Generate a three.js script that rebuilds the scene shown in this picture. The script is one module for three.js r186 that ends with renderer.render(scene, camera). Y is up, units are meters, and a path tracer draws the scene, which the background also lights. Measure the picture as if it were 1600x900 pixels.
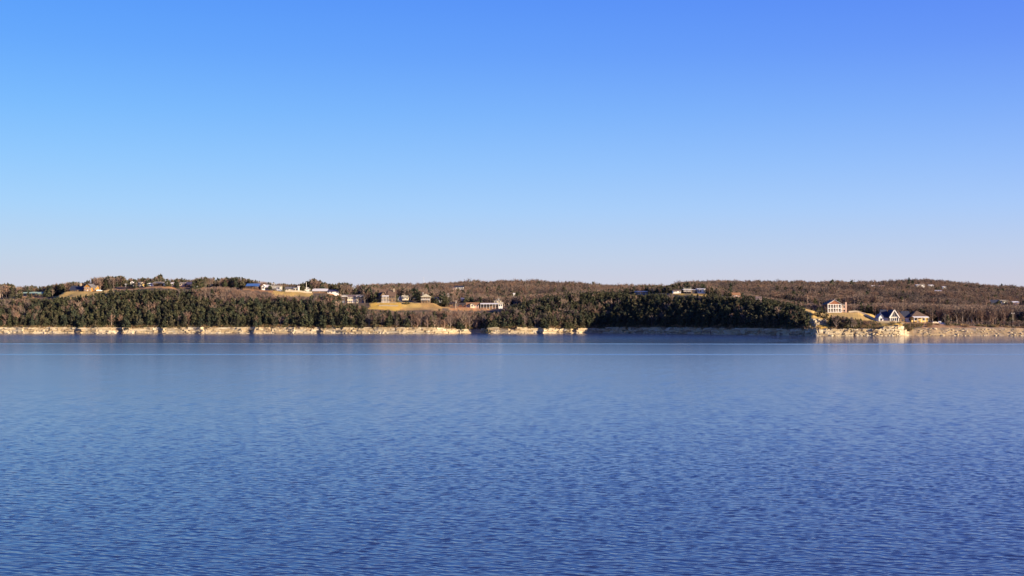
import * as THREE from 'three';
import { ImprovedNoise } from 'three/addons/math/ImprovedNoise.js';
import { mergeGeometries } from 'three/addons/utils/BufferGeometryUtils.js';

// ------------------------------------------------------------------ camera, sky, sun, exposure
const scene = new THREE.Scene();
const FOCAL = 1931, EYE = 12, PITCH = Math.atan(45 / FOCAL);      // focal length in photograph pixels (1600 wide)
const camera = new THREE.PerspectiveCamera(2 * Math.atan(450 / FOCAL) * 180 / Math.PI, 16 / 9, 0.5, 20000);
camera.position.set(0, EYE, 0);
camera.rotation.x = PITCH;
const renderer = new THREE.WebGLRenderer({ antialias: true });
renderer.toneMapping = THREE.LinearToneMapping;
const EXPOSURE = 2.55;
renderer.toneMappingExposure = EXPOSURE;
renderer.shadowMap.enabled = true;

const SUN_AZ = 64 * Math.PI / 180, SUN_EL = 12 * Math.PI / 180;   // azimuth from +z (behind the camera) towards +x (right)
const sunDir = new THREE.Vector3(Math.sin(SUN_AZ) * Math.cos(SUN_EL), Math.sin(SUN_EL), Math.cos(SUN_AZ) * Math.cos(SUN_EL));
const sun = new THREE.DirectionalLight(new THREE.Color().setRGB(1.0, 0.80, 0.54), 5.0);
sun.position.copy(sunDir).multiplyScalar(1500).add(new THREE.Vector3(0, 0, -900));
sun.target.position.set(0, 0, -900);
sun.castShadow = true;
Object.assign(sun.shadow.camera, { left: -900, right: 900, top: 500, bottom: -500, near: 10, far: 4000 });
sun.shadow.mapSize.set(4096, 4096);
scene.add(sun, sun.target);

const s2l = c => c <= 0.04045 ? c / 12.92 : Math.pow((c + 0.055) / 1.055, 2.4);
{ // clear winter sky: pale at the horizon, deep blue above; a little greener away from the sun, more violet towards it
  const stops = [[0, 211, 207, 219], [1.6, 206, 207, 224], [2.8, 194, 208, 234], [4.9, 170, 203, 249], [7, 148, 190, 251], [9.3, 126, 174, 250], [12, 105, 154, 248],
    [14.7, 90, 140, 245], [22, 70, 120, 226], [35, 45, 92, 196], [55, 38, 78, 172], [90, 34, 70, 158]];
  const W = 1024, H = 512, data = new Float32Array(W * H * 4);
  for (let j = 0; j < H; j++) {
    const el = ((j + 0.5) / H - 0.5) * 180, e = Math.max(0, el);
    let k = 0; while (k < stops.length - 2 && stops[k + 1][0] < e) k++;
    const a = stops[k], b = stops[k + 1], t = Math.min(1, Math.max(0, (e - a[0]) / (b[0] - a[0])));
    const col = [1, 2, 3].map(i => s2l((a[i] + (b[i] - a[i]) * t) / 255));
    for (let i = 0; i < W; i++) {
      const az = ((i + 0.5) / W - 0.5) * 2 * Math.PI;             // atan2(z, x)
      const x = Math.cos(az) * Math.cos(e * Math.PI / 180), z = Math.sin(az) * Math.cos(e * Math.PI / 180), y = Math.sin(e * Math.PI / 180);
      const c = x * sunDir.x + y * sunDir.y + z * sunDir.z;       // cosine of the angle to the sun
      const side = THREE.MathUtils.clamp((c + 0.45) / 0.75, -0.3, 1.3) - 0.5; // -: away from the sun
      const high = Math.min(1, e / 13);
      const m = [1 + 0.06 * side * high, 1 - 0.32 * side * high, 1 - 0.06 * side * high];
      const o = (j * W + i) * 4;
      for (let q = 0; q < 3; q++) data[o + q] = col[q] * m[q] / EXPOSURE;
      data[o + 3] = 1;
    }
  }
  const sky = new THREE.DataTexture(data, W, H, THREE.RGBAFormat, THREE.FloatType);
  sky.mapping = THREE.EquirectangularReflectionMapping;
  sky.magFilter = sky.minFilter = THREE.LinearFilter; sky.needsUpdate = true;
  scene.background = sky; scene.environment = sky;
}

// ------------------------------------------------------------------ helpers
function rng(seed) { return () => { seed |= 0; seed = seed + 0x6D2B79F5 | 0; let t = Math.imul(seed ^ seed >>> 15, 1 | seed); t = t + Math.imul(t ^ t >>> 7, 61 | t) ^ t; return ((t ^ t >>> 14) >>> 0) / 4294967296; }; }
const perlin = new ImprovedNoise();
const noise = (x, y, z = 0) => perlin.noise(x + 31.7, y + 17.3, z + 5.1);
const fbm = (x, y) => noise(x, y) + 0.5 * noise(x * 2.1, y * 2.1, 3) + 0.25 * noise(x * 4.3, y * 4.3, 7);
const lerp = (a, b, t) => a + (b - a) * t, clamp = THREE.MathUtils.clamp, smooth = (a, b, x) => { const t = clamp((x - a) / (b - a), 0, 1); return t * t * (3 - 2 * t); };
const V = (x, y, z) => new THREE.Vector3(x, y, z);
const lin = (r, g, b) => new THREE.Color().setRGB(r, g, b);
const used = {};
function numbered(name) { const n = used[name] = (used[name] ?? -1) + 1; return n ? `${name}_${String(n).padStart(3, '0')}` : name; }
function tag(o, label, category, group, kind) { o.userData.label = label; if (category) o.userData.category = category; if (group) o.userData.group = group; if (kind) o.userData.kind = kind; return o; }
function shade(o) { o.traverse(m => { if (m.isMesh) { m.castShadow = true; m.receiveShadow = true; } }); return o; }
function top(o, name) { o.name = numbered(name); scene.add(shade(o)); return o; }
function part(parent, name, geo, mat, x = 0, y = 0, z = 0) { const m = new THREE.Mesh(geo, mat); m.name = name; m.position.set(x, y, z); m.castShadow = m.receiveShadow = true; parent.add(m); return m; }
function mat(color, roughness = 0.9, extra = {}) { return new THREE.MeshStandardMaterial({ color, roughness, ...extra }); }
// sight line of a photograph pixel to a depth (metres along -z), and back
const heightAt = (py, d) => EYE + (495 - py) / FOCAL * d;
const xAt = (u, d) => (u - 800) / FOCAL * d;
const uOf = (x, z) => 800 + FOCAL * x / -z;

function grainTexture(seed, lo, hi, size = 256, sx = 6, sy = 6) {           // tileable mottling, used as a multiplier of a base colour
  const R = rng(seed), d = new Uint8Array(size * size * 4), waves = [];
  for (let k = 0; k < 40; k++) waves.push([Math.round((R() - 0.5) * 2 * sx * (1 + k / 6)), Math.round((R() - 0.5) * 2 * sy * (1 + k / 6)), R() * 6.28, 1 / (1 + k / 9)]);
  for (let j = 0; j < size; j++) for (let i = 0; i < size; i++) {
    let v = 0; for (const [a, b, p, w] of waves) v += w * Math.sin((a * i + b * j) / size * 6.2832 + p);
    v = clamp(0.5 + v * 0.09 + (R() - 0.5) * 0.25, 0, 1);
    const o = (j * size + i) * 4, c = 255 * lerp(lo, hi, v);
    d[o] = c; d[o + 1] = c; d[o + 2] = c; d[o + 3] = 255;
  }
  const t = new THREE.DataTexture(d, size, size); t.wrapS = t.wrapT = THREE.RepeatWrapping; t.magFilter = t.minFilter = THREE.LinearFilter; t.colorSpace = THREE.SRGBColorSpace; t.needsUpdate = true;
  return t;
}
const grain = grainTexture(5, 0.62, 1.0), rockGrain = grainTexture(9, 0.62, 1.0, 256, 5, 14);

// ------------------------------------------------------------------ terrain: rings behind the shoreline
// u (photograph column) | A shore depth | B set-back, height | C, D, E, F, G, H: depth, photograph row of the bare ground there
const COLS = [
  [-300, 902, 3, 4.4, 962, 480, 1000, 468, 1080, 458, 1250, 468, 1500, 462, 2000, 456],
  [0, 893, 3, 4.3, 958, 478, 1000, 466, 1070, 455, 1250, 468, 1500, 462, 2000, 456],
  [60, 893, 3, 4.3, 958, 476, 1000, 463.5, 1070, 455, 1250, 468, 1500, 462, 2000, 456],
  [95, 893, 3, 4.3, 960, 467, 990, 463, 1060, 453, 1250, 468, 1500, 462, 2000, 456],
  [130, 893, 3, 4.3, 962, 463, 985, 456, 1055, 450, 1250, 466, 1500, 462, 2000, 456],
  [170, 892, 3, 4.3, 965, 458, 990, 451, 1055, 446, 1250, 464, 1500, 462, 2000, 456],
  [200, 892, 3, 4.3, 968, 455, 995, 448.5, 1055, 446, 1250, 462, 1500, 462, 2000, 456],
  [250, 891, 3, 4.3, 970, 452, 985, 447.7, 1055, 447, 1250, 462, 1500, 462, 2000, 456],
  [300, 890, 3, 4.3, 966, 456, 995, 448.5, 1055, 447, 1250, 462, 1500, 462, 2000, 456],
  [350, 890, 3, 4.3, 962, 462, 995, 450, 1055, 447, 1250, 462, 1500, 462, 2000, 456],
  [400, 889, 3, 4.3, 960, 464, 985, 451.5, 1045, 449, 1250, 464, 1500, 462, 2000, 456],
  [450, 888, 3, 4.3, 958, 465, 980, 456, 1040, 451, 1250, 465, 1500, 463, 2000, 456],
  [500, 887, 3, 4.3, 955, 465, 975, 457.5, 1035, 453, 1250, 466, 1500, 463, 2000, 456],
  [545, 885, 3, 4.4, 945, 476, 960, 472, 1035, 458, 1250, 468, 1500, 463, 2000, 455],
  [575, 884, 4, 4.4, 938, 482, 957, 473, 1035, 461, 1250, 469, 1500, 463, 2000, 454],
  [605, 884, 4, 4.4, 935, 484, 955, 472, 1035, 464, 1250, 470, 1500, 463, 2000, 453],
  [640, 883, 5, 4.4, 935, 485, 955, 473, 1035, 466, 1250, 470, 1500, 462, 2000, 451.5],
  [680, 884, 5, 4.2, 935, 485, 958, 477, 1040, 468, 1250, 470, 1500, 460, 2000, 449],
  [725, 893, 6, 3.6, 942, 488, 962, 481, 1060, 470, 1230, 470, 1500, 458, 2000, 447.5],
  [740, 897, 6, 3.4, 944, 489, 963, 482, 1060, 472, 1230, 471, 1500, 458, 2000, 447],
  [770, 893, 5, 3.9, 945, 489, 966, 482.5, 1060, 474, 1230, 472, 1500, 458, 2000, 448.5],
  [810, 891, 4, 4.0, 942, 487, 975, 478, 1060, 472, 1230, 470, 1500, 457, 2000, 448],
  [850, 893, 4, 4.1, 945, 480, 985, 470, 1050, 467, 1230, 468, 1500, 456, 2000, 447],
  [900, 899, 4, 4.1, 950, 472, 985, 464, 1050, 463, 1230, 466, 1500, 457, 2000, 449.5],
  [940, 905, 3, 4.3, 955, 470, 985, 462, 1050, 460, 1230, 464, 1500, 459, 2000, 454],
  [1000, 880, 3, 4.4, 942, 466, 972, 459, 1040, 456, 1200, 462, 1500, 460, 2000, 456],
  [1040, 866, 3, 4.4, 925, 465, 950, 459, 1020, 455, 1180, 460, 1500, 460, 2050, 455],
  [1080, 850, 3, 4.4, 906, 464, 928, 459.5, 1000, 456, 1170, 459, 1480, 456, 2050, 449],
  [1115, 836, 3, 4.4, 888, 467, 914, 462, 985, 460, 1150, 464, 1460, 456, 2100, 447],
  [1150, 822, 3, 4.4, 872, 470, 900, 464.5, 970, 466, 1120, 470, 1450, 456, 2100, 447.5],
  [1200, 803, 3, 4.4, 848, 477, 876, 472, 940, 477, 1080, 476, 1400, 459, 2100, 447.5],
  [1250, 786, 3, 4.4, 824, 485, 846, 480, 910, 484, 1060, 479, 1380, 460, 2100, 447.5],
  [1268, 779, 3, 4.6, 808, 488, 836, 484, 885, 487, 1050, 480, 1350, 460, 2100, 447.5],
  [1276, 775, 4, 4.8, 803, 494, 834, 486, 880, 487, 1050, 481, 1350, 460, 2100, 447.5],
  [1300, 775, 5, 4.6, 803, 499, 838, 488, 880, 487, 1050, 481, 1350, 461, 2100, 447.5],
  [1340, 775, 7, 4.4, 800, 502, 838, 486.5, 880, 489, 1050, 482, 1350, 461, 2100, 447.5],
  [1358, 775, 6, 4.4, 800, 504, 838, 489.5, 880, 492, 1050, 483, 1350, 461, 2100, 447.5],
  [1372, 774, 6, 4.4, 798, 506, 836, 495.5, 880, 495, 1050, 483, 1350, 462, 2100, 447.5],
  [1400, 774, 5, 4.6, 796, 505, 826, 502.5, 880, 498, 1050, 484, 1350, 462, 2100, 445.5],
  [1416, 778, 8, 3.2, 800, 508, 828, 503, 880, 499, 1050, 484, 1350, 462, 2100, 445],
  [1450, 777, 14, 4.4, 803, 509, 830, 504, 890, 501, 1050, 485, 1350, 463, 2100, 444.5],
  [1500, 776, 15, 4.6, 805, 510, 830, 507, 890, 502, 1050, 486, 1350, 464, 2100, 449],
  [1550, 774, 17, 4.8, 806, 511, 830, 508, 890, 503, 1050, 487, 1350, 466, 2100, 453.5],
  [1600, 772, 18, 4.6, 806, 513, 832, 509, 890, 504, 1050, 488, 1350, 467, 2100, 456.5],
  [1900, 765, 18, 4.6, 806, 514, 832, 510, 890, 505, 1050, 490, 1350, 470, 2100, 458]];
const NOTCH = [-60, 30, 124, 193, 253, 312, 398, 457, 502, 536, 620, 716, 760, 848, 884, 940, 985, 1035, 1090, 1150, 1205, 1262];   // saw-tooth steps of the bluff line
const DEPTH = [0, 0.4, 1.3, 2.4, 2.6, 0.9, 1.5, 2.0, 1.4, 1.2, 0.5, 1.0, 1.5, 3.0, 3.0, 2, 1.5, 1.5, 1.5, 1.5, 1.5, 1];
function ringsAt(u) {
  let k = 0; while (k < COLS.length - 2 && COLS[k + 1][0] < u) k++;
  const a = COLS[k], b = COLS[k + 1], t = clamp((u - a[0]) / (b[0] - a[0]), 0, 1), w = t * t * (3 - 2 * t), m = (lerp(t, w, 0.5));
  const c = a.map((q, i) => lerp(q, b[i], m));
  let A = c[1];
  for (let i = 0; i + 1 < NOTCH.length; i++) if (u >= NOTCH[i] && u < NOTCH[i + 1]) A += DEPTH[i + 1] * ((u - NOTCH[i]) / (NOTCH[i + 1] - NOTCH[i]) - 0.5);
  A += 0.9 * fbm(u / 34, 2.5) + 0.4 * noise(u / 7, 8.5);
  return [[A - 30, -14], [A, -0.6], [A + c[2], c[3] + 0.4 * noise(u / 13, 4.4)], [c[4], heightAt(c[5], c[4])], [c[6], heightAt(c[7], c[6])], [c[8], heightAt(c[9], c[8])],
    [c[10], heightAt(c[11], c[10])], [c[12], heightAt(c[13], c[12])], [c[14], heightAt(c[15], c[14])], [2700, 45], [7000, 40]];
}
function tOf(r, d) { let k = 0; while (k < r.length - 2 && r[k + 1][0] < d) k++; return [k, clamp((d - r[k][0]) / (r[k + 1][0] - r[k][0]), 0, 1)]; }
const PADS = [];                                                     // level building plots: [x, z, y, half width, half depth]
function groundUD(u, d) {
  const r = ringsAt(u), [k, t] = tOf(r, d);
  let y = lerp(r[k][1], r[k + 1][1], t);
  const x = xAt(u, d), s = d - r[1][0];
  if (k >= 2) y += (0.7 * fbm(x / 17, d / 17) + (k > 4 ? 3.2 * fbm(x / 130, d / 110) : 0)) * smooth(3, 14, s);
  for (const p of PADS) {
    const e = Math.max(Math.abs(x - p[0]) - p[3], Math.abs(-d - p[1]) - p[4]);
    if (e < 9) y = lerp(p[2], y, smooth(0, 9, e));
  }
  return y;
}
const ground = (x, z) => groundUD(uOf(x, z), -z);
// ring number as a fraction: 0 shore, 1 bluff top, 2 C, 3 D, 4 E ...
function ringT(u, d) { const r = ringsAt(u), [k, t] = tOf(r, d); return k - 1 + t; }
// open ground: u0, u1, ring from, ring to, colour
const DRY = [0.66, 0.44, 0.13], GOLD = [0.74, 0.47, 0.085], RUST = [0.52, 0.27, 0.115], TAN = [0.56, 0.39, 0.20], PALE = [0.64, 0.50, 0.31];
const MEADOW = [0.52, 0.32, 0.105];
const OPEN = [
  [84, 178, 1.9, 3.1, DRY], [36, 72, 2.7, 3.1, RUST], [196, 276, 2.25, 3.2, RUST], [276, 318, 2.6, 3.2, RUST], [180, 200, 2.5, 3.1, RUST], [380, 425, 2.6, 3.25, RUST], [425, 488, 2.15, 3.25, DRY], [486, 532, 2.75, 3.2, RUST],
  [530, 570, 2.75, 3.1, RUST], [578, 626, 1.98, 3.15, GOLD], [622, 658, 2.3, 3.15, DRY], [618, 690, 2.0, 2.6, MEADOW], [650, 704, 2.45, 3.1, MEADOW], [700, 716, 2.2, 2.7, RUST], [716, 792, 2.4, 3.2, RUST], [784, 812, 3.0, 3.35, GOLD],
  [1048, 1106, 2.5, 3.15, GOLD], [1140, 1162, 2.85, 3.1, RUST], [1255, 1282, 1.25, 3.2, DRY], [1266, 1298, 0.95, 2.1, GOLD], [1282, 1332, 2.05, 3.1, DRY], [1330, 1388, 2.0, 3.1, DRY], [1376, 1412, 1.0, 3.1, GOLD], [1410, 1478, 2.1, 3.1, RUST],
  [1424, 1640, -0.2, 1.35, TAN], [1440, 1640, 1.3, 2.35, RUST], [1556, 1600, 4.55, 4.75, RUST]];
function openAt(u, d, ragged = 1) {
  const t = ringT(u, d), x = xAt(u, d), wob = ragged * (noise(x / 7, d / 7) * 0.8 + noise(x / 2.5, d / 2.5) * 0.4);
  for (const o of OPEN) { const e = Math.min((u - o[0]) / 6, (o[1] - u) / 6, (t - o[2]) / 0.12, (o[3] - t) / 0.12) + wob; if (e > 0) return o; }
  return null;
}

// ------------------------------------------------------------------ buildings: data first, because each stands on a level plot of the terrain
const P = {
  white: mat(lin(0.72, 0.70, 0.66), 0.7), cream: mat(lin(0.68, 0.58, 0.40), 0.8), tan: mat(lin(0.30, 0.21, 0.13), 0.85), log: mat(lin(0.56, 0.27, 0.06), 0.8), brick: mat(lin(0.40, 0.16, 0.085), 0.9),
  redwood: mat(lin(0.20, 0.075, 0.05), 0.9), darkwood: mat(lin(0.075, 0.05, 0.04), 0.9), blueGrey: mat(lin(0.16, 0.20, 0.28), 0.8), pink: mat(lin(0.50, 0.33, 0.26), 0.85), yellow: mat(lin(0.66, 0.47, 0.16), 0.85), grey: mat(lin(0.30, 0.30, 0.31), 0.85),
  slate: mat(lin(0.035, 0.045, 0.085), 0.8), roofBrown: mat(lin(0.20, 0.125, 0.085), 0.9), roofGrey: mat(lin(0.20, 0.19, 0.20), 0.85), roofPink: mat(lin(0.27, 0.19, 0.17), 0.9), roofTan: mat(lin(0.40, 0.34, 0.25), 0.85), roofGreen: mat(lin(0.30, 0.42, 0.30), 0.5), roofBlue: mat(lin(0.06, 0.14, 0.34), 0.5), roofWhite: mat(lin(0.62, 0.60, 0.58), 0.6), roofPurple: mat(lin(0.085, 0.075, 0.14), 0.7), roofOrange: mat(lin(0.50, 0.25, 0.11), 0.8), roofCream: mat(lin(0.78, 0.70, 0.48), 0.8), roofDark: mat(lin(0.05, 0.035, 0.032), 0.85),
  pane: new THREE.MeshPhysicalMaterial({ color: lin(0.03, 0.04, 0.06), roughness: 0.08, metalness: 0 }), concrete: mat(lin(0.42, 0.38, 0.32), 0.95), wood: mat(lin(0.26, 0.17, 0.10), 0.9), metal: mat(lin(0.45, 0.46, 0.48), 0.5, { metalness: 0.3 }), rubber: mat(lin(0.02, 0.02, 0.02), 0.9), stone: mat(lin(0.52, 0.44, 0.32), 0.95, { map: rockGrain })
};
// wing: [u0, u1, base row, eave row, ridge row, roof kind, wall, roof, forward shift (m), depth (m), window columns, window rows]
const HOUSES = [
  { u: 56, yb: 463, d: 1000, n: 'ranch_house', c: 'house', l: 'low house with long pale green metal roof among bare trees on the far left hilltop', w: [[47, 66, 463, 459.3, 456.2, 'gable', 'darkwood', 'roofGreen', 0, 9, 5, 1], [34, 47, 463, 460.2, 457.6, 'gable', 'blueGrey', 'slate', -2, 8, 2, 1]], x: [['porch', 0.1, 0.95, 2.4, 5]] },
  { u: 128, yb: 455.5, d: 985, n: 'log_house', c: 'house', l: 'honey coloured log house with dark roofed wing above the golden hillside lawn', w: [[133, 144, 455.5, 448.6, 443.6, 'front', 'log', 'roofGrey', 2.5, 13, 3, 2], [109, 133.5, 455.5, 452.6, 446.6, 'gable', 'darkwood', 'slate', 0, 10, 5, 1], [144, 149.5, 454.6, 449.6, 446.5, 'gable', 'log', 'roofTan', 0, 8, 1, 1]], x: [['chimney', 0.35, 1.1, 'stone'], ['deck', 0.62, 0.88, 2.6]] },
  { u: 198, yb: 448, d: 1000, n: 'trailer_home', c: 'house', l: 'leftmost small white trailer on the ridge right of the tall dark trees', w: [[195.5, 201, 447.5, 444.2, 443.5, 'gable', 'grey', 'roofWhite', 0, 5, 2, 1]] },
  { u: 205.5, yb: 447, d: 1020, n: 'cottage', c: 'house', l: 'tiny white gabled cottage under the dark ridge trees', w: [[203.5, 207.5, 446, 441.9, 439.8, 'front', 'white', 'roofWhite', 0, 7, 1, 1]] },
  { u: 217, yb: 447.6, d: 995, n: 'cottage', c: 'house', l: 'small pale cottage with yellow end wall beside the rust coloured bank', w: [[215.5, 220, 446.8, 442.6, 440.6, 'gable', 'cream', 'roofTan', 0, 6, 2, 1], [220, 222.5, 446.8, 444, 441.4, 'shed', 'yellow', 'roofTan', 0, 5, 1, 1]] },
  { u: 247, yb: 447.8, d: 985, n: 'ranch_house', c: 'house', l: 'long low tan roofed house with deep dark porch on the bare hilltop', w: [[240, 254.5, 447.8, 443.2, 440.2, 'gable', 'darkwood', 'roofTan', 0, 9, 0, 0]], x: [['porch', 0.0, 0.9, 2.6, 5]] },
  { u: 257.3, yb: 447.5, d: 984, n: 'garden_shed', c: 'shed', l: 'narrow white shed against the right end of the dark porch house', w: [[255.6, 259, 447.4, 443, 441.8, 'gable', 'white', 'roofWhite', 0, 4, 0, 0]] },
  { u: 269, yb: 447.2, d: 992, n: 'garden_shed', c: 'shed', l: 'small cream shed standing alone between dark hilltop trees', w: [[267.3, 271.5, 446, 443, 441.6, 'gable', 'cream', 'roofWhite', 0, 4, 1, 1]] },
  { u: 292, yb: 448.4, d: 990, n: 'bungalow', c: 'house', l: 'bungalow with pale pink front and purple grey roof below ridge trees', w: [[281, 288.5, 446.6, 443.2, 441.2, 'gable', 'pink', 'roofTan', 1.5, 7, 2, 1], [288.5, 301, 447.5, 444.6, 440.6, 'gable', 'redwood', 'roofPurple', 0, 9, 3, 1]] },
  { u: 394, yb: 452, d: 985, n: 'lodge', c: 'house', l: 'building with bright blue metal roof on brown posts at the bank edge', w: [[384.5, 404, 451.4, 447.4, 443.2, 'gable', 'redwood', 'roofBlue', 0, 10, 5, 1]], x: [['porch', 0.02, 0.98, 2.6, 7], ['deck', -0.2, 1.0, 3]] },
  { u: 415, yb: 452.8, d: 985, n: 'cottage', c: 'house', l: 'white house with pale blue gable just right of the blue roof', w: [[409.5, 414, 452.4, 447.6, 444.8, 'front', 'white', 'roofWhite', 1, 9, 1, 1], [414, 421.5, 452.6, 448.6, 445.2, 'gable', 'blueGrey', 'roofWhite', 0, 8, 3, 1]] },
  { u: 430, yb: 454, d: 982, n: 'ranch_house', c: 'house', l: 'white flat fronted house with dark carport opening in the hilltop row', w: [[423, 437.5, 453.5, 448.4, 446.6, 'gable', 'white', 'roofCream', 0, 9, 4, 1]], x: [['opening', 0.18, 0.66, 2.0]] },
  { u: 456, yb: 455.6, d: 980, n: 'mobile_home', c: 'house', l: 'long cream mobile home with grey roof above the pale retaining wall', w: [[445.5, 459, 455, 451.4, 448.4, 'gable', 'cream', 'roofGrey', 0, 6, 5, 1], [459, 465, 455, 450.4, 449.2, 'gable', 'cream', 'roofCream', 0.4, 6, 2, 1]] },
  { u: 466.3, yb: 455.8, d: 979, n: 'water_tank_tower', c: 'tower', l: 'narrow white upright tower at the end of the cream mobile home', w: [[465.4, 467.3, 455.4, 448, 447.2, 'gable', 'white', 'roofWhite', 0, 1.6, 0, 0]] },
  { u: 479, yb: 455, d: 985, n: 'garden_shed', c: 'shed', l: 'small white gabled shed beneath the white flagpole', w: [[475, 483.5, 453.6, 451.4, 449.2, 'front', 'white', 'roofWhite', 0, 5, 1, 1]] },
  { u: 500, yb: 458, d: 975, n: 'ranch_house', c: 'house', l: 'red brown house with sloping whitish roof on the wooded bluff crest', w: [[488, 510.5, 457.6, 454.6, 451.2, 'gable', 'redwood', 'roofWhite', 0, 9, 5, 1]], x: [['deck', 0.0, 1.0, 2.2]] },
  { u: 520, yb: 458.6, d: 974, n: 'ranch_house', c: 'house', l: 'white walled house with dark purple blue roof beside the sloping white roof', w: [[511.5, 529, 458.2, 455.4, 452.6, 'gable', 'white', 'roofPurple', 0, 9, 4, 1]] },
  { u: 549, yb: 473.5, d: 960, n: 'lake_house', c: 'house', l: 'long pinkish brown roofed house with cream front wall and white decks', w: [[543, 560, 474, 463.6, 460.8, 'gable', 'cream', 'roofPink', 1.2, 9, 7, 2], [534, 543, 472, 465, 461, 'gable', 'blueGrey', 'roofTan', 0, 8, 2, 1], [560, 568, 472, 464, 461, 'gable', 'blueGrey', 'roofPink', 0, 8, 3, 1]], x: [['balcony', 0.02, 0.27, 6.0, 2.4], ['balcony', 0.68, 1.02, 6.0, 2.6]] },
  { u: 605, yb: 472.5, d: 955, n: 'mansion', c: 'house', l: 'large steep gabled tan house with white porch above the golden lawn', w: [[592, 606, 471.5, 462.6, 452.2, 'gable', 'tan', 'roofBrown', 0, 11, 4, 2], [596, 605, 471.5, 461.5, 455.6, 'front', 'tan', 'roofBrown', 2.5, 8, 2, 2], [606, 617.5, 471.5, 462.5, 454, 'gable', 'tan', 'roofBrown', 1.0, 10, 4, 2]], x: [['porch', 0.24, 0.62, 3.0, 5, 4.5], ['chimney', 0.9, 1.0, 'stone'], ['terrace', -0.05, 1.1, 6]] },
  { u: 631, yb: 469.2, d: 975, n: 'garage', c: 'garage', l: 'low cream garage with pale roof just right of the steep gabled mansion', w: [[628, 638, 468.6, 464.6, 461.4, 'gable', 'cream', 'roofCream', 0, 8, 3, 1], [621, 628, 468.6, 466, 462, 'front', 'white', 'slate', -1, 7, 1, 1]] },
  { u: 648, yb: 469.4, d: 985, n: 'carport', c: 'shed', l: 'grey roofed dark open shed left of the cream hip roofed house', w: [[643, 653.5, 468.8, 466.4, 464.8, 'gable', 'darkwood', 'roofGrey', 0, 6, 0, 0]] },
  { u: 664.5, yb: 473.4, d: 958, n: 'pavilion_house', c: 'house', l: 'small two level house with cream pyramid roof and white deck band', w: [[658, 672, 472.6, 464, 459.3, 'hip', 'tan', 'roofCream', 0, 7, 4, 2]], x: [['balcony', 0.0, 1.0, 3.3, 1.6]] },
  { u: 684, yb: 472.6, d: 985, n: 'ranch_house', c: 'house', l: 'dark house with blue grey roof and white gable end near the hedge', w: [[674, 686, 470.8, 468, 464.6, 'gable', 'darkwood', 'roofPurple', 0, 8, 3, 1], [686, 690.5, 470.8, 466.4, 463.8, 'front', 'white', 'roofGrey', 1, 7, 1, 1]] },
  { u: 700, yb: 464.5, d: 1120, n: 'tall_cottage', c: 'house', l: 'narrow tall white gabled house standing above the other hillside houses', w: [[698, 702, 465, 460.4, 458.6, 'front', 'white', 'roofWhite', 0, 7, 1, 2]] },
  { u: 714, yb: 452.6, d: 1620, n: 'hill_house', c: 'house', l: 'white house with dark roof high on the distant brown ridge', w: [[711, 724, 451.6, 448.8, 446.6, 'gable', 'white', 'slate', 0, 11, 5, 1], [706, 711, 453, 450, 448.4, 'gable', 'pink', 'roofPink', 2, 9, 2, 1]] },
  { u: 723, yb: 470, d: 1040, n: 'cottage', c: 'house', l: 'small white roofed cottage half hidden between bare trees', w: [[720, 725.5, 469.6, 467.6, 465.4, 'gable', 'white', 'roofWhite', 0, 7, 2, 1]] },
  { u: 706, yb: 479.6, d: 962, n: 'ranch_house', c: 'house', l: 'dark red house with black windows behind the leaning utility pole', w: [[697, 712, 479.3, 475.6, 472.6, 'gable', 'redwood', 'roofDark', 0, 9, 3, 1], [712, 727, 479.3, 476, 473.4, 'gable', 'redwood', 'roofDark', -1, 8, 2, 1]], x: [['porch', 0.05, 0.5, 2.2, 4]] },
  { u: 738, yb: 480.4, d: 964, n: 'ranch_house', c: 'house', l: 'low orange tan house with cream front left of the white porch house', w: [[728, 748, 480, 476, 472.8, 'gable', 'pink', 'roofOrange', 0, 9, 5, 1], [735, 741, 480, 476, 474, 'front', 'cream', 'roofTan', 1.6, 6, 1, 1]] },
  { u: 765, yb: 482.6, d: 966, n: 'porch_house', c: 'house', l: 'house with wide white posted porch above the brown cove slope', w: [[751, 779, 482, 477, 473, 'gable', 'redwood', 'roofBrown', 0, 9, 6, 1], [779, 785.5, 480, 474.8, 472.4, 'gable', 'white', 'roofCream', 1, 8, 2, 1], [772, 783, 473, 470.4, 467.8, 'hip', 'cream', 'roofTan', -5, 7, 2, 1]], x: [['porch', 0.0, 0.82, 3.4, 7, 3.6], ['deck', 0.0, 0.82, 3.4]] },
  { u: 803, yb: 463.5, d: 1180, n: 'water_tank_tower', c: 'tower', l: 'slim white tower among bare trees right of the porch house', w: [[802.2, 804.2, 464, 459.2, 458.2, 'gable', 'white', 'roofWhite', 0, 2, 0, 0]] },
  { u: 1001, yb: 460, d: 972, n: 'flat_roof_house', c: 'house', l: 'long dark house with thin pale flat roof among cedars on the shaded bluff', w: [[993, 1012, 460, 455.8, 455.2, 'gable', 'blueGrey', 'roofWhite', 0, 8, 5, 1]] },
  { u: 1057, yb: 458.6, d: 938, n: 'cottage', c: 'house', l: 'low white cottage at the left end of the bright bluff top lawn', w: [[1052, 1064, 457.6, 454.4, 452.8, 'gable', 'white', 'roofBrown', 0, 7, 4, 1]] },
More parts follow.
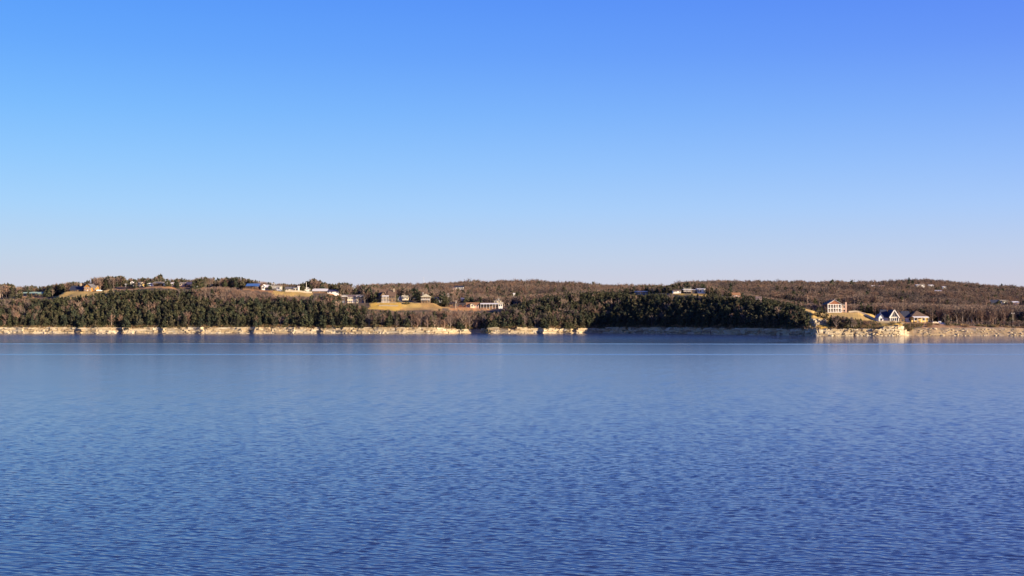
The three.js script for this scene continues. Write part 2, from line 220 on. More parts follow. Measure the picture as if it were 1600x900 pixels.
  { u: 1084, yb: 458.6, d: 940, n: 'modern_house', c: 'house', l: 'white modern house with dark windows and upper balcony on the bluff top', w: [[1090, 1101.5, 458.4, 451.8, 450.8, 'gable', 'white', 'roofWhite', 0.8, 9, 4, 1], [1068, 1090, 457.8, 452.9, 452.2, 'gable', 'slate', 'roofWhite', 0, 9, 6, 1]], x: [['balcony', 0.0, 0.35, 2.6, 2.0], ['rooftop', 0.02, 0.36, 2.6]] },
  { u: 1151, yb: 463.4, d: 904, n: 'bungalow', c: 'house', l: 'small orange roofed bungalow above the dark shaded bluff', w: [[1144, 1157, 463, 460.8, 457.4, 'gable', 'pink', 'roofOrange', 0, 8, 3, 1]] },
  { u: 1185, yb: 469, d: 884, n: 'cottage', c: 'house', l: 'tiny pinkish cottage half hidden in cedars on the promontory', w: [[1182, 1190, 468.6, 466, 463.6, 'gable', 'pink', 'roofPink', 0, 7, 2, 1]] },
  { u: 1306, yb: 488.4, d: 840, n: 'brick_house', c: 'house', l: 'two storey brick gable house with white framed porches on the promontory lawn', w: [[1292, 1313.5, 487.6, 475.4, 468.8, 'front', 'brick', 'roofBrown', 0, 12, 0, 0], [1313.5, 1322, 488.6, 477, 475.2, 'gable', 'pink', 'roofTan', -1.5, 9, 2, 2]], x: [['galleries'], ['pier', 0.955, 8.0]] },
  { u: 1391, yb: 503.2, d: 822, n: 'gable_house', c: 'house', l: 'white trimmed gable house with glazed front and deep blue roof near the shore', w: [[1379.5, 1388, 503, 495.5, 484.2, 'gable', 'white', 'slate', 0, 11, 0, 0], [1388, 1402, 503, 495.5, 484.6, 'front', 'cream', 'slate', 3, 12, 0, 0], [1372, 1379.5, 503, 496, 491, 'front', 'white', 'blueGrey', 1.5, 8, 1, 1], [1402, 1413, 503, 498, 486.5, 'hip', 'tan', 'roofBrown', 0, 10, 2, 1]], x: [['glazed'], ['deck', -0.05, 0.8, 3]] },
  { u: 1434, yb: 503.4, d: 824, n: 'hip_roof_house', c: 'house', l: 'yellow walled house with broad brown hip roof near the dark cove', w: [[1424, 1449.5, 503.2, 495.4, 485.8, 'hip', 'yellow', 'roofBrown', 0, 12, 2, 1], [1413.5, 1425, 503.2, 495.6, 486.4, 'gable', 'white', 'slate', -3, 10, 3, 1]], x: [['porch', 0.33, 0.98, 3.2, 5, 3.0]] },
  { u: 1437, yb: 448.6, d: 1700, n: 'hill_house', c: 'house', l: 'brightest white house on the distant right hand ridge', w: [[1432.5, 1438, 447.6, 445.4, 444.4, 'gable', 'white', 'roofWhite', 0, 9, 2, 1], [1438, 1445, 447.8, 445.2, 443.6, 'gable', 'white', 'roofTan', 0, 10, 3, 1]] },
  { u: 1455, yb: 448.8, d: 1705, n: 'hill_house', c: 'house', l: 'smaller white house just right of the brightest ridge house', w: [[1452, 1459, 448, 446.2, 444.8, 'gable', 'white', 'roofWhite', 0, 9, 3, 1]] },
  { u: 1476, yb: 450.6, d: 1650, n: 'hill_house', c: 'house', l: 'little pale house under dark trees on the right ridge shoulder', w: [[1473.5, 1478.5, 450, 448.4, 447.4, 'gable', 'white', 'roofWhite', 0, 9, 2, 1]] },
  { u: 1467, yb: 455.4, d: 1500, n: 'long_barn', c: 'barn', l: 'long thin pale roof showing below the right ridge houses', w: [[1461, 1472, 455.6, 454.6, 453.4, 'gable', 'grey', 'roofWhite', 0, 9, 0, 0]] },
  { u: 1364, yb: 449, d: 1750, n: 'hill_house', c: 'house', l: 'single white speck of a house left of the ridge top pines', w: [[1362, 1367, 448.6, 446.8, 445.6, 'gable', 'white', 'roofWhite', 0, 9, 1, 1]] },
  { u: 1379, yb: 448.4, d: 1760, n: 'long_barn', c: 'barn', l: 'dull pink roofed barn on the far ridge left of the tall pines', w: [[1374, 1383, 448, 446.8, 445.4, 'gable', 'pink', 'roofPink', 0, 10, 0, 0]] },
  { u: 1565, yb: 475.4, d: 1150, n: 'ranch_house', c: 'house', l: 'white porch fronted house with dark wing on the wooded right slope', w: [[1564, 1574, 475.4, 471, 468.8, 'gable', 'white', 'roofTan', 1, 9, 2, 1], [1549, 1564, 475.6, 472.8, 468.6, 'gable', 'slate', 'slate', 0, 9, 3, 1]], x: [['porch', 0.62, 0.98, 2.2, 3]] },
  { u: 1587, yb: 477.4, d: 1140, n: 'barn', c: 'barn', l: 'dull pink barn at the right edge beside the white porch house', w: [[1583, 1592.5, 477, 472.6, 470.8, 'gable', 'pink', 'roofWhite', 0, 9, 0, 0]] },
];
for (const h of HOUSES) {
  h.k = h.d / FOCAL; h.y = heightAt(h.yb, h.d); h.x0 = xAt(h.u, h.d);
  const lo = Math.min(...h.w.map(w => w[0])), hi = Math.max(...h.w.map(w => w[1])); h.lo = lo; h.hi = hi;
  PADS.push([xAt((lo + hi) / 2, h.d), -h.d - 3, h.y, (hi - lo) / 2 * h.k + 1, 6]);
}

// ------------------------------------------------------------------ terrain mesh
{
  const us = []; for (let u = -1300; u < -300; u += 25) us.push(u); for (let u = -300; u <= 1900; u += 2) us.push(u); for (let u = 1925; u <= 2900; u += 25) us.push(u);
  const ss = [-28, -4, 0, 0.7, 1.6, 3, 4.5, 6.5, 9, 12, 15]; for (let s = 18; s < 170; s += 3) ss.push(s);
  for (let s = 172; s < 420; s += 12) ss.push(s); for (let s = 420; s < 1900; s += 28) ss.push(s); ss.push(2600, 6000);
  const pos = [], col = [], uv = [], idx = [];
  for (const u of us) {
    const A = ringsAt(u)[1][0];
    for (const s of ss) {
      const d = A + s, x = xAt(u, d);
      pos.push(x, groundUD(u, d), -d); uv.push(x / 7, d / 7);
      const t = ringT(u, d), o = s > 2.5 || u > 1424 ? openAt(u, d) : null, n = fbm(x / 9, d / 9), n2 = noise(x / 2.2, d / 2.2);
      let c = t < 1.02 && s < 6 ? [0.52, 0.41, 0.26] : [0.13, 0.088, 0.060];
      if (t >= 1.02) c = [c[0] * (1 + 0.5 * n), c[1] * (1 + 0.45 * n), c[2] * (1 + 0.4 * n)];
      if (o) { const q = 1 + 0.28 * n + 0.22 * n2; c = o[4].map((v, i) => v * q * (i === 1 ? 1 - 0.12 * n2 : 1)); if (o[4] === TAN && n2 > 0.25) c = PALE; }
      col.push(clamp(c[0], 0, 1), clamp(c[1], 0, 1), clamp(c[2], 0, 1));
    }
  }
  const R = ss.length;
  for (let i = 0; i < us.length - 1; i++) for (let j = 0; j < R - 1; j++) { const a = i * R + j, b = a + R; idx.push(a, b, a + 1, b, b + 1, a + 1); }
  const g = new THREE.BufferGeometry();
  g.setAttribute('position', new THREE.Float32BufferAttribute(pos, 3)); g.setAttribute('color', new THREE.Float32BufferAttribute(col, 3)); g.setAttribute('uv', new THREE.Float32BufferAttribute(uv, 2));
  g.setIndex(idx); g.computeVertexNormals();
  tag(top(new THREE.Mesh(g, mat(0xffffff, 1, { vertexColors: true, map: grain })), 'terrain'), 'wooded far shore and hills rising behind the lake', null, null, 'structure');
}

// ------------------------------------------------------------------ lake: wind ripples as a displaced surface, calmer water under the far shore, two old boat wakes
{
  const R = rng(77), waves = [];
  for (let k = 0; k < 64; k++) {
    const wl = 0.34 * Math.pow(3.6, Math.pow(R(), 1.9)), dir = Math.PI / 2 - 0.3 + (R() + R() + R() - 1.5) * 0.7, K = 6.283185 / wl;
    waves.push([Math.cos(dir) * K, Math.sin(dir) * K, R() * 6.2832, wl, Math.pow(wl, -0.3) / K]);
  }
  let q = 0; for (const w of waves) q += (w[4] * Math.hypot(w[0], w[1])) ** 2 / 2;
  for (const w of waves) w[4] *= 0.09 / Math.sqrt(q);                     // r.m.s. slope of the ripples
  const zones = [], ROUGH = [[50, 0.10], [110, 0.12], [160, 0.15], [220, 0.175], [290, 0.175], [360, 0.168], [450, 0.16], [540, 0.155], [541, 0.125], [590, 0.13], [640, 0.15], [720, 0.175], [1000, 0.18]];   // distance, roughness of the ripples too fine to be built
  for (let d = 0; d < 541; d += d < 100 ? 50 : 15) { let k = 0; while (k < ROUGH.length - 2 && ROUGH[k + 1][0] < d) k++; zones.push([d, lerp(ROUGH[k][1], ROUGH[k + 1][1], clamp((d - ROUGH[k][0]) / (ROUGH[k + 1][0] - ROUGH[k][0]), 0, 1))]); }
  const CALM = zones.length; zones.push([541, 0.125], [565, 0.128], [590, 0.132], [615, 0.14], [640, 0.15], [665, 0.16], [690, 0.17], [720, 0.176], [1e6, 0.105]);
  const waters = zones.map(([, fine]) => new THREE.MeshPhysicalMaterial({ color: lin(0.024, 0.042, 0.118), roughness: fine, ior: 1.33 }));
  const rows = [2, 15, 30, 44]; const STEP = 0.058 / 57;
  for (let d = 50; d < 411; d *= 1 + STEP) rows.push(d);
  for (let d = 412; d < 525; d += 8) rows.push(d); for (let d = 525; d < 575; d++) rows.push(d); for (let d = 575; d < 1000; d += 12) rows.push(d);
  const fan = [-5, -3, -2, -1.3, -0.9, -0.7]; for (let f = -0.6; f <= 0.6; f += 0.0028) fan.push(f); fan.push(0.7, 0.9, 1.3, 2, 3, 5);
  const C = fan.length, n = rows.length * C, pos = new Float32Array(n * 3), nor = new Float32Array(n * 3), idx = [], sheltered = [], g = new THREE.BufferGeometry();
  rows.forEach((d0, j) => {
    const spacing = d0 * STEP, live = waves.filter(w => w[3] > 2.2 * spacing).map(w => [...w, smooth(2.2 * spacing, 4 * spacing, w[3])]);
    const edge = smooth(50, 55, d0) * (1 - smooth(330, 405, d0));
    for (let i = 0; i < C; i++) {
      const f = fan[i], x = f * d0, d = d0 + smooth(430, 520, d0) * (9 * noise(x / 210, d0 / 900) + 2.5 * noise(x / 60, 9)), side = edge * (1 - smooth(0.52, 0.6, Math.abs(f)));
      let y = 0, sx = 0, sd = 0;
      if (side > 0) {
        const gust = side * (1 - 0.3 * smooth(120, 260, d)) * (1 + 0.08 * fbm(x / 60, d / 90) + 0.38 * noise(x / 0.8, d / 2.2));
        for (const [kx, kd, ph, , a, on] of live) { const t = kx * x + kd * d + ph, c = Math.cos(t) * a * on * gust, s_ = -Math.sin(t) * a * on * gust; y += c; sx += kx * s_; sd += kd * s_; }
      }
      for (const [c, w, a, wl] of [[394, 5, 0.10, 7], [548, 7, 0.13, 8]]) {
        const e = (d0 - c) / w; if (Math.abs(e) > 3) continue;
        const am = a * Math.exp(-e * e) * (0.75 + 0.5 * noise(x / 90, c)), t = (d0 - c) / wl * 6.2832; y += am * Math.cos(t); sd += -am * 6.2832 / wl * Math.sin(t) - 2 * e / w * am * Math.cos(t);
      }
      const o = (j * C + i) * 3, l = 1 / Math.hypot(sx, sd, 1); pos[o] = x; pos[o + 1] = y; pos[o + 2] = -d; nor[o] = -sx * l; nor[o + 1] = l; nor[o + 2] = sd * l;
    }
  });
  let from = 0, zone = 0;
  for (let j = 0; j < rows.length - 1; j++) {
    let z = 0; while (z < zones.length - 1 && zones[z + 1][0] <= rows[j]) z++;
    if (z !== zone) { g.addGroup(from, idx.length - from, zone); from = idx.length; zone = z; }
    for (let i = 0; i < C - 1; i++) { const a = j * C + i, b = a + C; (zone > CALM && 800 + FOCAL * fan[i] > 1215 + 60 * noise(j / 3, 3) ? sheltered : idx).push(a, a + 1, b, a + 1, b + 1, b); }   // the lee of the promontory stays calm up to the shore
  }
  g.addGroup(from, idx.length - from, zone); g.addGroup(idx.length, sheltered.length, zones.length - 1); for (const v of sheltered) idx.push(v);
  g.setAttribute('position', new THREE.BufferAttribute(pos, 3)); g.setAttribute('normal', new THREE.BufferAttribute(nor, 3)); g.setIndex(idx);
  tag(top(new THREE.Mesh(g, waters), 'lake'), 'deep blue rippled lake filling the foreground', null, null, 'structure');
}

// ------------------------------------------------------------------ limestone bluffs along the waterline
{
  const R = rng(4242), blocks = [];
  for (let k = 0; k < 10; k++) {                                     // weathered ledge blocks, 1 x 1 x 1, front at z = 0.5
    const g = new THREE.BoxGeometry(1, 1, 1, 3, 2, 1), p = g.attributes.position, seen = {};
    for (let i = 0; i < p.count; i++) {
      const key = [p.getX(i), p.getY(i), p.getZ(i)].map(v => v.toFixed(2)).join();
      const j = seen[key] ??= [(R() - 0.5) * 0.2, (R() - 0.5) * 0.22, (R() - 0.6) * 0.2];
      p.setXYZ(i, p.getX(i) + j[0], p.getY(i) + j[1], p.getZ(i) + j[2] * (p.getZ(i) > 0 ? 1 : 0.2));
    }
    const flat = g.toNonIndexed(); flat.computeVertexNormals(); blocks.push(flat);
  }
  const stones = [];
  for (let k = 0; k < 5; k++) { const g = new THREE.IcosahedronGeometry(1, 0), p = g.attributes.position; for (let i = 0; i < p.count; i++) { const n = 1 + 0.45 * noise(p.getX(i) * 1.7 + k * 9, p.getY(i) * 1.7, p.getZ(i) * 1.7); p.setXYZ(i, p.getX(i) * n, p.getY(i) * n * 0.7, p.getZ(i) * n); } g.computeVertexNormals(); stones.push(g); }
  const rock = [[0.68, 0.56, 0.37], [0.62, 0.50, 0.32], [0.72, 0.62, 0.44], [0.56, 0.43, 0.26], [0.40, 0.30, 0.19]].map(c => mat(lin(...c), 0.95, { map: rockGrain }));
  const SEG = [[-60, 30, 'at the far left edge of the shore'], [30, 124, 'below the log house slope'], [124, 193, 'between the two leftmost dark ravines'], [193, 253, 'below the hilltop cottages'], [253, 312, 'right of the widest dark ravine on the left shore'], [312, 398, 'below the bare brown upper slope'],
    [398, 457, 'below the blue roofed lodge'], [457, 502, 'below the cream mobile home'], [502, 536, 'low and broken, below the sloping white roof'], [536, 620, 'below the long pinkish roofed house'], [620, 728, 'ending at the dark cove below the pavilion house'], [752, 848, 'broken and ledged, right of the dark cove'],
    [850, 884, 'short bright outcrop right of the broken ledges'], [900, 940, 'last sunlit outcrop before the shaded bluff'], [940, 1035, 'grey in the shade at the left of the dark bluff'], [1035, 1150, 'grey in the shade below the modern house'], [1150, 1268, 'grey in the shade below the promontory'],
    [1268, 1345, 'sunlit corner of the promontory below the brick house'], [1345, 1412, 'stepped, below the gable house'], [1428, 1640, 'low shelving ledges along the right hand beach']];
  for (const [u0, u1, where] of SEG) {
    const um = (u0 + u1) / 2, dm = ringsAt(um)[1][0], grp = new THREE.Group(); grp.position.set(xAt(um, dm), 0, -dm);
    const beach = u0 > 1420, tip = u0 === 1268, low = u0 === 900 || u0 === 850 || u0 === 502;
    const H = u => { const r = ringsAt(u); return beach ? 1.1 : r[2][1] + (low ? -0.6 : u > 1377 && u < 1409 ? 1.9 : 0.1) + 0.5 * noise(u / 9, 1.5); };
    for (let layer = 0; layer < (beach ? 2 : u0 === 1345 ? 10 : 6); layer++) {
      let u = u0 + R() * 2;
      while (u < u1) {
        const len = (2.2 + R() * R() * 9) * (beach ? 1.3 : tip || u0 === 1345 ? 0.6 : 1), du = len / (dm / FOCAL), uc = Math.min(u + du / 2, u1), r = ringsAt(uc), a = ringsAt(uc - 3)[1][0], b = ringsAt(uc + 3)[1][0];
        const th = 0.72 + R() * 0.5, y = -0.25 + layer * 0.8 + (R() - 0.5) * 0.25;
        if (y + th * 0.4 < H(uc) && R() > (beach ? 0.35 : 0.06)) {
          const back = (beach ? layer * 3 + R() * 6 : Math.max(-1.2, layer * 0.3 + (R() - 0.5) * 0.9)), dep = 2.6 + R() * 2;
          const d = r[1][0] + back + dep / 2 - 0.6, dirx = xAt(uc + 3, b) - xAt(uc - 3, a), turn = Math.atan2(b - a, dirx);
          const m = part(grp, 'rock_ledge', blocks[Math.floor(R() * blocks.length)], rock[R() < 0.12 ? 4 : Math.floor(R() * 4)]);
          m.position.set(xAt(uc, d) - grp.position.x, y, -d - grp.position.z);
          m.rotation.set((R() - 0.5) * 0.05, turn + (R() - 0.5) * 0.25, (R() - 0.5) * 0.03); m.scale.set(len * 1.14, th * 1.38, dep);
        }
        u += du * 0.97;
      }
    }
    if (tip) for (let layer = 0; layer < 8; layer++) for (let k = 0; k < 4; k++) {          // the taller outcrop on the corner
      const uc = 1272 + k * 5 + R() * 2 - layer * 0.3, d = 784 + layer * 0.75 + k * 0.8, m = part(grp, 'rock_ledge', blocks[Math.floor(R() * 10)], rock[Math.floor(R() * 4)]);
      m.position.set(xAt(uc, d) - grp.position.x, 4.2 + layer * 0.85, -d - grp.position.z); m.scale.set(3.0 - k * 0.4, 1.15, 5); m.rotation.y = 0.5 + (R() - 0.5) * 0.3;
    }
    const g = [];
    for (let k = 0; k < (u1 - u0) * 1.1; k++) {
      const u = u0 + R() * (u1 - u0), r = ringsAt(u), s = beach ? R() * 16 : (R() < 0.7 ? -0.6 + R() * 1.5 : 2.5 + R() * 3), d = r[1][0] + s, sc = 0.25 + R() * R() * 0.9;
      const q = stones[Math.floor(R() * 5)].clone(); q.rotateY(R() * 6); q.scale(sc * (0.8 + R()), sc, sc); q.translate(xAt(u, d) - grp.position.x, Math.max(0, groundUD(u, d)) + sc * 0.15, -d - grp.position.z); g.push(q);
    }
    const b = part(grp, 'boulders', mergeGeometries(g), rock[beach ? 1 : 2]); b.userData.kind = 'stuff';
    tag(top(grp, 'rock_bluff'), `pale limestone ledges, ${where}`, null, null, 'structure');
  }
}

// ------------------------------------------------------------------ building builder
const box = (w, h, d, x = 0, y = 0, z = 0) => new THREE.BoxGeometry(w, h, d).translate(x, y, z);
function prism(points, length, alongX) {                              // closed outline (a, y) extruded by length, centred; a runs along x, or along z when the prism runs along x
  const s = new THREE.Shape(points.map(p => new THREE.Vector2(p[0], p[1])));
  const g = new THREE.ExtrudeGeometry(s, { depth: length, bevelEnabled: false }).translate(0, 0, -length / 2);
  return alongX ? g.rotateY(-Math.PI / 2) : g;
}
function roofGeo(kind, W, D, ye, yr) {                                // centred on the wing, eave ye, ridge yr
  const ov = 0.45, t = 0.22, rise = yr - ye;
  if (kind === 'gable' || kind === 'front') {
    const half = (kind === 'gable' ? D : W) / 2, len = (kind === 'gable' ? W : D) + 2 * ov, e = half + ov, drop = rise * ov / half;
    const pts = [[-e, ye - drop], [0, yr], [e, ye - drop], [e, ye - drop + t], [0, yr + t], [-e, ye - drop + t]];
    return prism(pts, len, kind === 'gable');
  }
  if (kind === 'shed') return prism([[-D / 2 - ov, yr], [D / 2 + ov, ye], [D / 2 + ov, ye + t], [-D / 2 - ov, yr + t]], W + 2 * ov, true);
  const a = W / 2 + ov, b = D / 2 + ov, r = Math.max(0.05, (W - D) / 2), p = [[-a, ye, b], [a, ye, b], [a, ye, -b], [-a, ye, -b], [-a, ye + t, b], [a, ye + t, b], [a, ye + t, -b], [-a, ye + t, -b], [-r, yr + t, 0], [r, yr + t, 0]];
  const f = [[0, 3, 2], [0, 2, 1], [0, 1, 5], [0, 5, 4], [1, 2, 6], [1, 6, 5], [2, 3, 7], [2, 7, 6], [3, 0, 4], [3, 4, 7], [4, 5, 9], [4, 9, 8], [5, 6, 9], [6, 7, 8], [6, 8, 9], [7, 4, 8]];
  const g = new THREE.BufferGeometry(); g.setAttribute('position', new THREE.Float32BufferAttribute(f.flat().flatMap(i => p[i]), 3)); g.setAttribute('uv', new THREE.Float32BufferAttribute(f.flat().flatMap(i => [p[i][0] / 3, p[i][2] / 3]), 2)); g.computeVertexNormals();
  return g;
}
function railing(w, h = 0.95) {
  const g = [box(w, 0.09, 0.09, 0, h, 0), box(w, 0.06, 0.06, 0, 0.12, 0)]; const n = Math.max(3, Math.round(w / 0.5));
  for (let k = 0; k <= n; k++) g.push(box(0.06, h, 0.06, -w / 2 + w * k / n, h / 2, 0));
  return mergeGeometries(g);
}
function windowPart(g, x, y, z, w, h, frame = P.white) {
  const f = part(g, 'window', box(w + 0.24, h + 0.24, 0.1), frame, x, y, z + 0.03);
  part(f, 'pane', box(w, h, 0.05), P.pane, 0, 0, 0.05);
}
const roofTex = grain.clone(); roofTex.repeat.set(0.35, 0.35); roofTex.needsUpdate = true;
for (const k of ['roofBrown', 'roofGrey', 'roofPink', 'roofTan', 'roofPurple', 'roofOrange', 'roofCream', 'slate', 'brick', 'log', 'redwood', 'tan']) { P[k].map = roofTex; }
for (const h of HOUSES) {
  const g = new THREE.Group(), k = h.k; g.position.set(h.x0, h.y, -h.d);
  for (const [u0, u1, yb, ye, yr, roof, wall, rf, zs, D, nc, nr] of h.w) {
    const W = (u1 - u0) * k, xc = ((u0 + u1) / 2 - h.u) * k, b = (h.yb - yb) * k, e = (h.yb - ye) * k, r = Math.max(e + 0.35, (h.yb - yr) * k), zc = zs - D / 2;
    const wallGeo = roof === 'front' ? prism([[-W / 2, b - 2], [W / 2, b - 2], [W / 2, e], [0, r - 0.01], [-W / 2, e]], D, false)
      : roof === 'gable' ? prism([[-D / 2, b - 2], [D / 2, b - 2], [D / 2, e], [0, r - 0.01], [-D / 2, e]], W, true) : box(W, e - b + 2, D, 0, (e + b - 2) / 2, 0);
    part(g, 'wall', wallGeo, P[wall], xc, 0, zc);
    part(g, 'roof', roofGeo(roof, W, D, e, r), P[rf], xc, 0, zc);
    for (let j = 0; j < nr; j++) for (let i = 0; i < nc; i++) {
      const rowH = (e - b) / nr, ww = Math.min(1.3, W / nc * 0.55), hh = Math.min(1.5, rowH * 0.5);
      if (h.n !== 'trailer_home' && nc > 2 && j === 0 && i === Math.floor(nc / 2)) { const dr = part(g, 'door', box(0.95, Math.min(2.1, rowH * 0.8), 0.1), /redwood|darkwood|slate|blueGrey|tan/.test(wall) ? P.wood : P.white, xc - W / 2 + W * (i + 0.5) / nc, b + 0.15 + Math.min(2.1, rowH * 0.8) / 2, zs + 0.03); part(dr, 'handle', box(0.06, 0.14, 0.06), P.metal, 0.34, 0, 0.07); continue; }
      windowPart(g, xc - W / 2 + W * (i + 0.5) / nc, b + rowH * (j + 0.55), zs, ww, hh, /redwood|darkwood|slate|blueGrey|tan/.test(wall) ? P.wood : P.white);
    }
  }
  const span = (h.hi - h.lo) * k, left = (h.lo - h.u) * k;
  const frontOf = x => Math.max(...h.w.filter(w => x >= (w[0] - h.u) * k - 0.1 && x <= (w[1] - h.u) * k + 0.1).map(w => w[8]), 0);
  for (const [kind, a, b, c, n, hgt] of h.x || []) {
    const x0 = left + span * a, x1 = left + span * b, W = x1 - x0, xc = (x0 + x1) / 2, z = frontOf(xc);
    if (kind === 'porch') {
      const H = hgt || 2.5;
      const pr = part(g, 'porch_roof', prism([[0.02, H + 0.75], [c + 0.3, H], [c + 0.3, H + 0.16], [0.02, H + 0.92]], W + 0.4, true), hgt ? P.white : P[h.w[0][7]], xc, 0, z);
      pr.geometry.scale(1, 1, 1);
      for (let i = 0; i < n; i++) part(g, 'post', box(0.22, H + 1.1, 0.22), hgt ? P.white : P.wood, x0 + 0.15 + (W - 0.3) * i / (n - 1), H / 2 - 0.5, z + c);
    } else if (kind === 'deck') {
      part(g, 'deck', box(W, 0.25, c, 0, 0, c / 2), P.wood, xc, 0.1, z + 0.02);
      part(g, 'railing', railing(W), P.wood, xc, 0.2, z + c - 0.06);
      for (let i = 0; i < 4; i++) part(g, 'post', box(0.2, 2.4, 0.2), P.wood, x0 + 0.2 + (W - 0.4) * i / 3, -1.2, z + c - 0.2);
    } else if (kind === 'balcony') {
      part(g, 'balcony', box(W, 0.3, n, 0, 0, n / 2), P.white, xc, c - 0.9, z + 0.02);
      part(g, 'railing', railing(W), P.white, xc, c - 0.75, z + n - 0.06);
      for (let i = 0; i < 4; i++) part(g, 'post', box(0.2, c + 0.2, 0.2), P.wood, x0 + 0.2 + (W - 0.4) * i / 3, (c - 0.9) / 2 - 0.6, z + n - 0.25);
    } else if (kind === 'terrace') {
      part(g, 'terrace', box(W, 1.1, c, 0, 0, c / 2), P.stone, xc, -0.75, z + 0.02);
      part(g, 'railing', railing(W * 0.45), P.white, xc - W * 0.05, -0.2, z + c - 0.1);
    } else if (kind === 'chimney') {
      part(g, 'chimney', box(b, 2.6, b), P[c], left + span * a, (h.yb - Math.min(...h.w.map(w => w[4]))) * k - 0.7, frontOf(left + span * a) - 4);
    } else if (kind === 'opening') {
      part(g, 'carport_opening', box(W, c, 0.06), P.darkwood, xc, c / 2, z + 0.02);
      part(g, 'trim', mergeGeometries([box(W + 0.4, 0.2, 0.16, 0, c, 0), box(0.2, c, 0.16, -W / 2 - 0.1, c / 2, 0), box(0.2, c, 0.16, W / 2 + 0.1, c / 2, 0)]), P.white, xc, 0, z + 0.08);
    } else if (kind === 'rooftop') {
      part(g, 'roof_deck', box(W, 0.2, 3.5), P.white, xc, c + 0.35, z - 2.2);
      part(g, 'railing', railing(W), P.white, xc, c + 0.5, z - 0.55);
      for (const x of [x0 + 0.1, x1 - 0.1]) part(g, 'post', box(0.16, 2.0, 0.16), P.white, x, c + 1.2, z - 0.6);
    } else if (kind === 'pier') {
      part(g, 'chimney', box(1.0, 9.0, 1.2), P.pink, left + span * a, 2.5, frontOf(left + span * a) + 1.4);
    } else if (kind === 'galleries') {
      const w = h.w[0], Wm = (w[1] - w[0]) * k, xm = ((w[0] + w[1]) / 2 - h.u) * k, e = (h.yb - w[3]) * k, r = (h.yb - w[4]) * k, mid = e * 0.48, dep = 2.2;
      for (const [y, nm] of [[0.15, 'porch_floor'], [mid, 'balcony'], [e - 0.15, 'beam']]) part(g, nm, box(Wm, 0.32, dep, 0, 0, dep / 2), P.white, xm, y, 0.02);
      for (let i = 0; i < 6; i++) part(g, 'column', box(0.42, e - 0.2, 0.42), P.white, xm - Wm / 2 + 0.25 + (Wm - 0.5) * i / 5, e / 2, dep - 0.2);
      part(g, 'railing', railing(Wm), P.white, xm, mid + 0.15, dep - 0.2); part(g, 'railing', railing(Wm), P.white, xm, 0.3, dep - 0.2);
      part(g, 'pediment', prism([[-Wm / 2, e], [Wm / 2, e], [0, r - 0.1]], 0.3, false), P.brick, xm, 0, dep - 0.3);
      const rk = Math.atan2(r - e, Wm / 2), L = Math.hypot(Wm / 2, r - e) + 0.6;
      for (const s of [-1, 1]) { const m = part(g, 'gable_trim', box(L, 0.5, 0.3), P.white, xm + s * Wm / 4, (e + r) / 2 + 0.15, dep - 0.05); m.rotation.z = -s * rk; }
      part(g, 'porch_roof', roofGeo('front', Wm, dep, e, r), P.roofBrown, xm, 0.12, dep / 2 - 0.2);
      for (const y of [0.4, mid + 0.35]) for (let i = 0; i < 5; i++) windowPart(g, xm - Wm / 2 + Wm * (i + 0.5) / 5, y + 1.1, 0, 1.15, 1.7, P.white);
    } else if (kind === 'glazed') {
      const w = h.w[1], Wm = (w[1] - w[0]) * k, xm = ((w[0] + w[1]) / 2 - h.u) * k, e = (h.yb - w[3]) * k, r = (h.yb - w[4]) * k, zf = w[8];
      const rk = Math.atan2(r - e, Wm / 2), L = Math.hypot(Wm / 2, r - e) + 0.9;
      for (const s of [-1, 1]) { const m = part(g, 'gable_trim', box(L, 0.55, 0.4), P.white, xm + s * (Wm / 4 + 0.15), (e + r) / 2 - 0.05, zf + 0.45); m.rotation.z = -s * rk; }
      part(g, 'gable_window', prism([[-Wm * 0.34, e + 0.2], [Wm * 0.34, e + 0.2], [0, r - 1.0]], 0.08, false), P.pane, xm, 0, zf + 0.05);
      for (const x of [-0.17, 0, 0.17]) part(g, 'mullion', box(0.12, (r - e) * (1 - Math.abs(x) * 2.6) - 0.4, 0.14), P.white, xm + x * Wm, e + ((r - e) * (1 - Math.abs(x) * 2.6)) / 2 - 0.1, zf + 0.1);
      part(g, 'beam', box(Wm * 0.9, 0.3, 0.3), P.white, xm, e, zf + 0.16);
      for (let i = 0; i < 4; i++) windowPart(g, xm - Wm * 0.36 + Wm * 0.72 * i / 3, 1.75, zf, 1.05, 1.9, P.white);
      for (const x of [-0.46, 0.46]) part(g, 'post', box(0.35, e, 0.35), P.white, xm + x * Wm, e / 2, zf + 0.2);
    }
  }
  tag(top(g, h.n), h.l, h.c);
}

// ------------------------------------------------------------------ poles, mast, walls, vehicles
function pole(u, d, yTop, yBase, name, label, cat, arms) {
  const yb = groundUD(u, d), H = heightAt(yTop, d) - yb, g = new THREE.Group(); g.position.set(xAt(u, d), yb, -d);
  part(g, 'shaft', new THREE.CylinderGeometry(0.13, 0.19, H + 0.6, 7), arms === 'flag' ? P.white : P.woodPole, 0, H / 2 - 0.3, 0);
  if (arms === 'flag') part(g, 'finial', new THREE.SphereGeometry(0.18, 8, 6), P.white, 0, H, 0);
  else if (arms === 'lamp') { part(g, 'arm', box(1.6, 0.12, 0.12), P.metal, 0, H - 0.1, 0); for (const s of [-1, 1]) part(g, 'lamp_head', box(0.6, 0.22, 0.35), P.white, s * 0.75, H, 0); }
  else { part(g, 'crossarm', box(2.2, 0.14, 0.14), P.woodPole, 0, H - 0.7, 0.2); for (const s of [-1, 0, 1]) part(g, 'insulator', new THREE.CylinderGeometry(0.06, 0.09, 0.25, 6), P.white, s * 0.95, H - 0.5, 0.2); part(g, 'transformer', new THREE.CylinderGeometry(0.24, 0.24, 0.8, 8), P.metal, 0.36, H - 1.5, 0.1); }
  tag(top(g, name), label, cat);
}
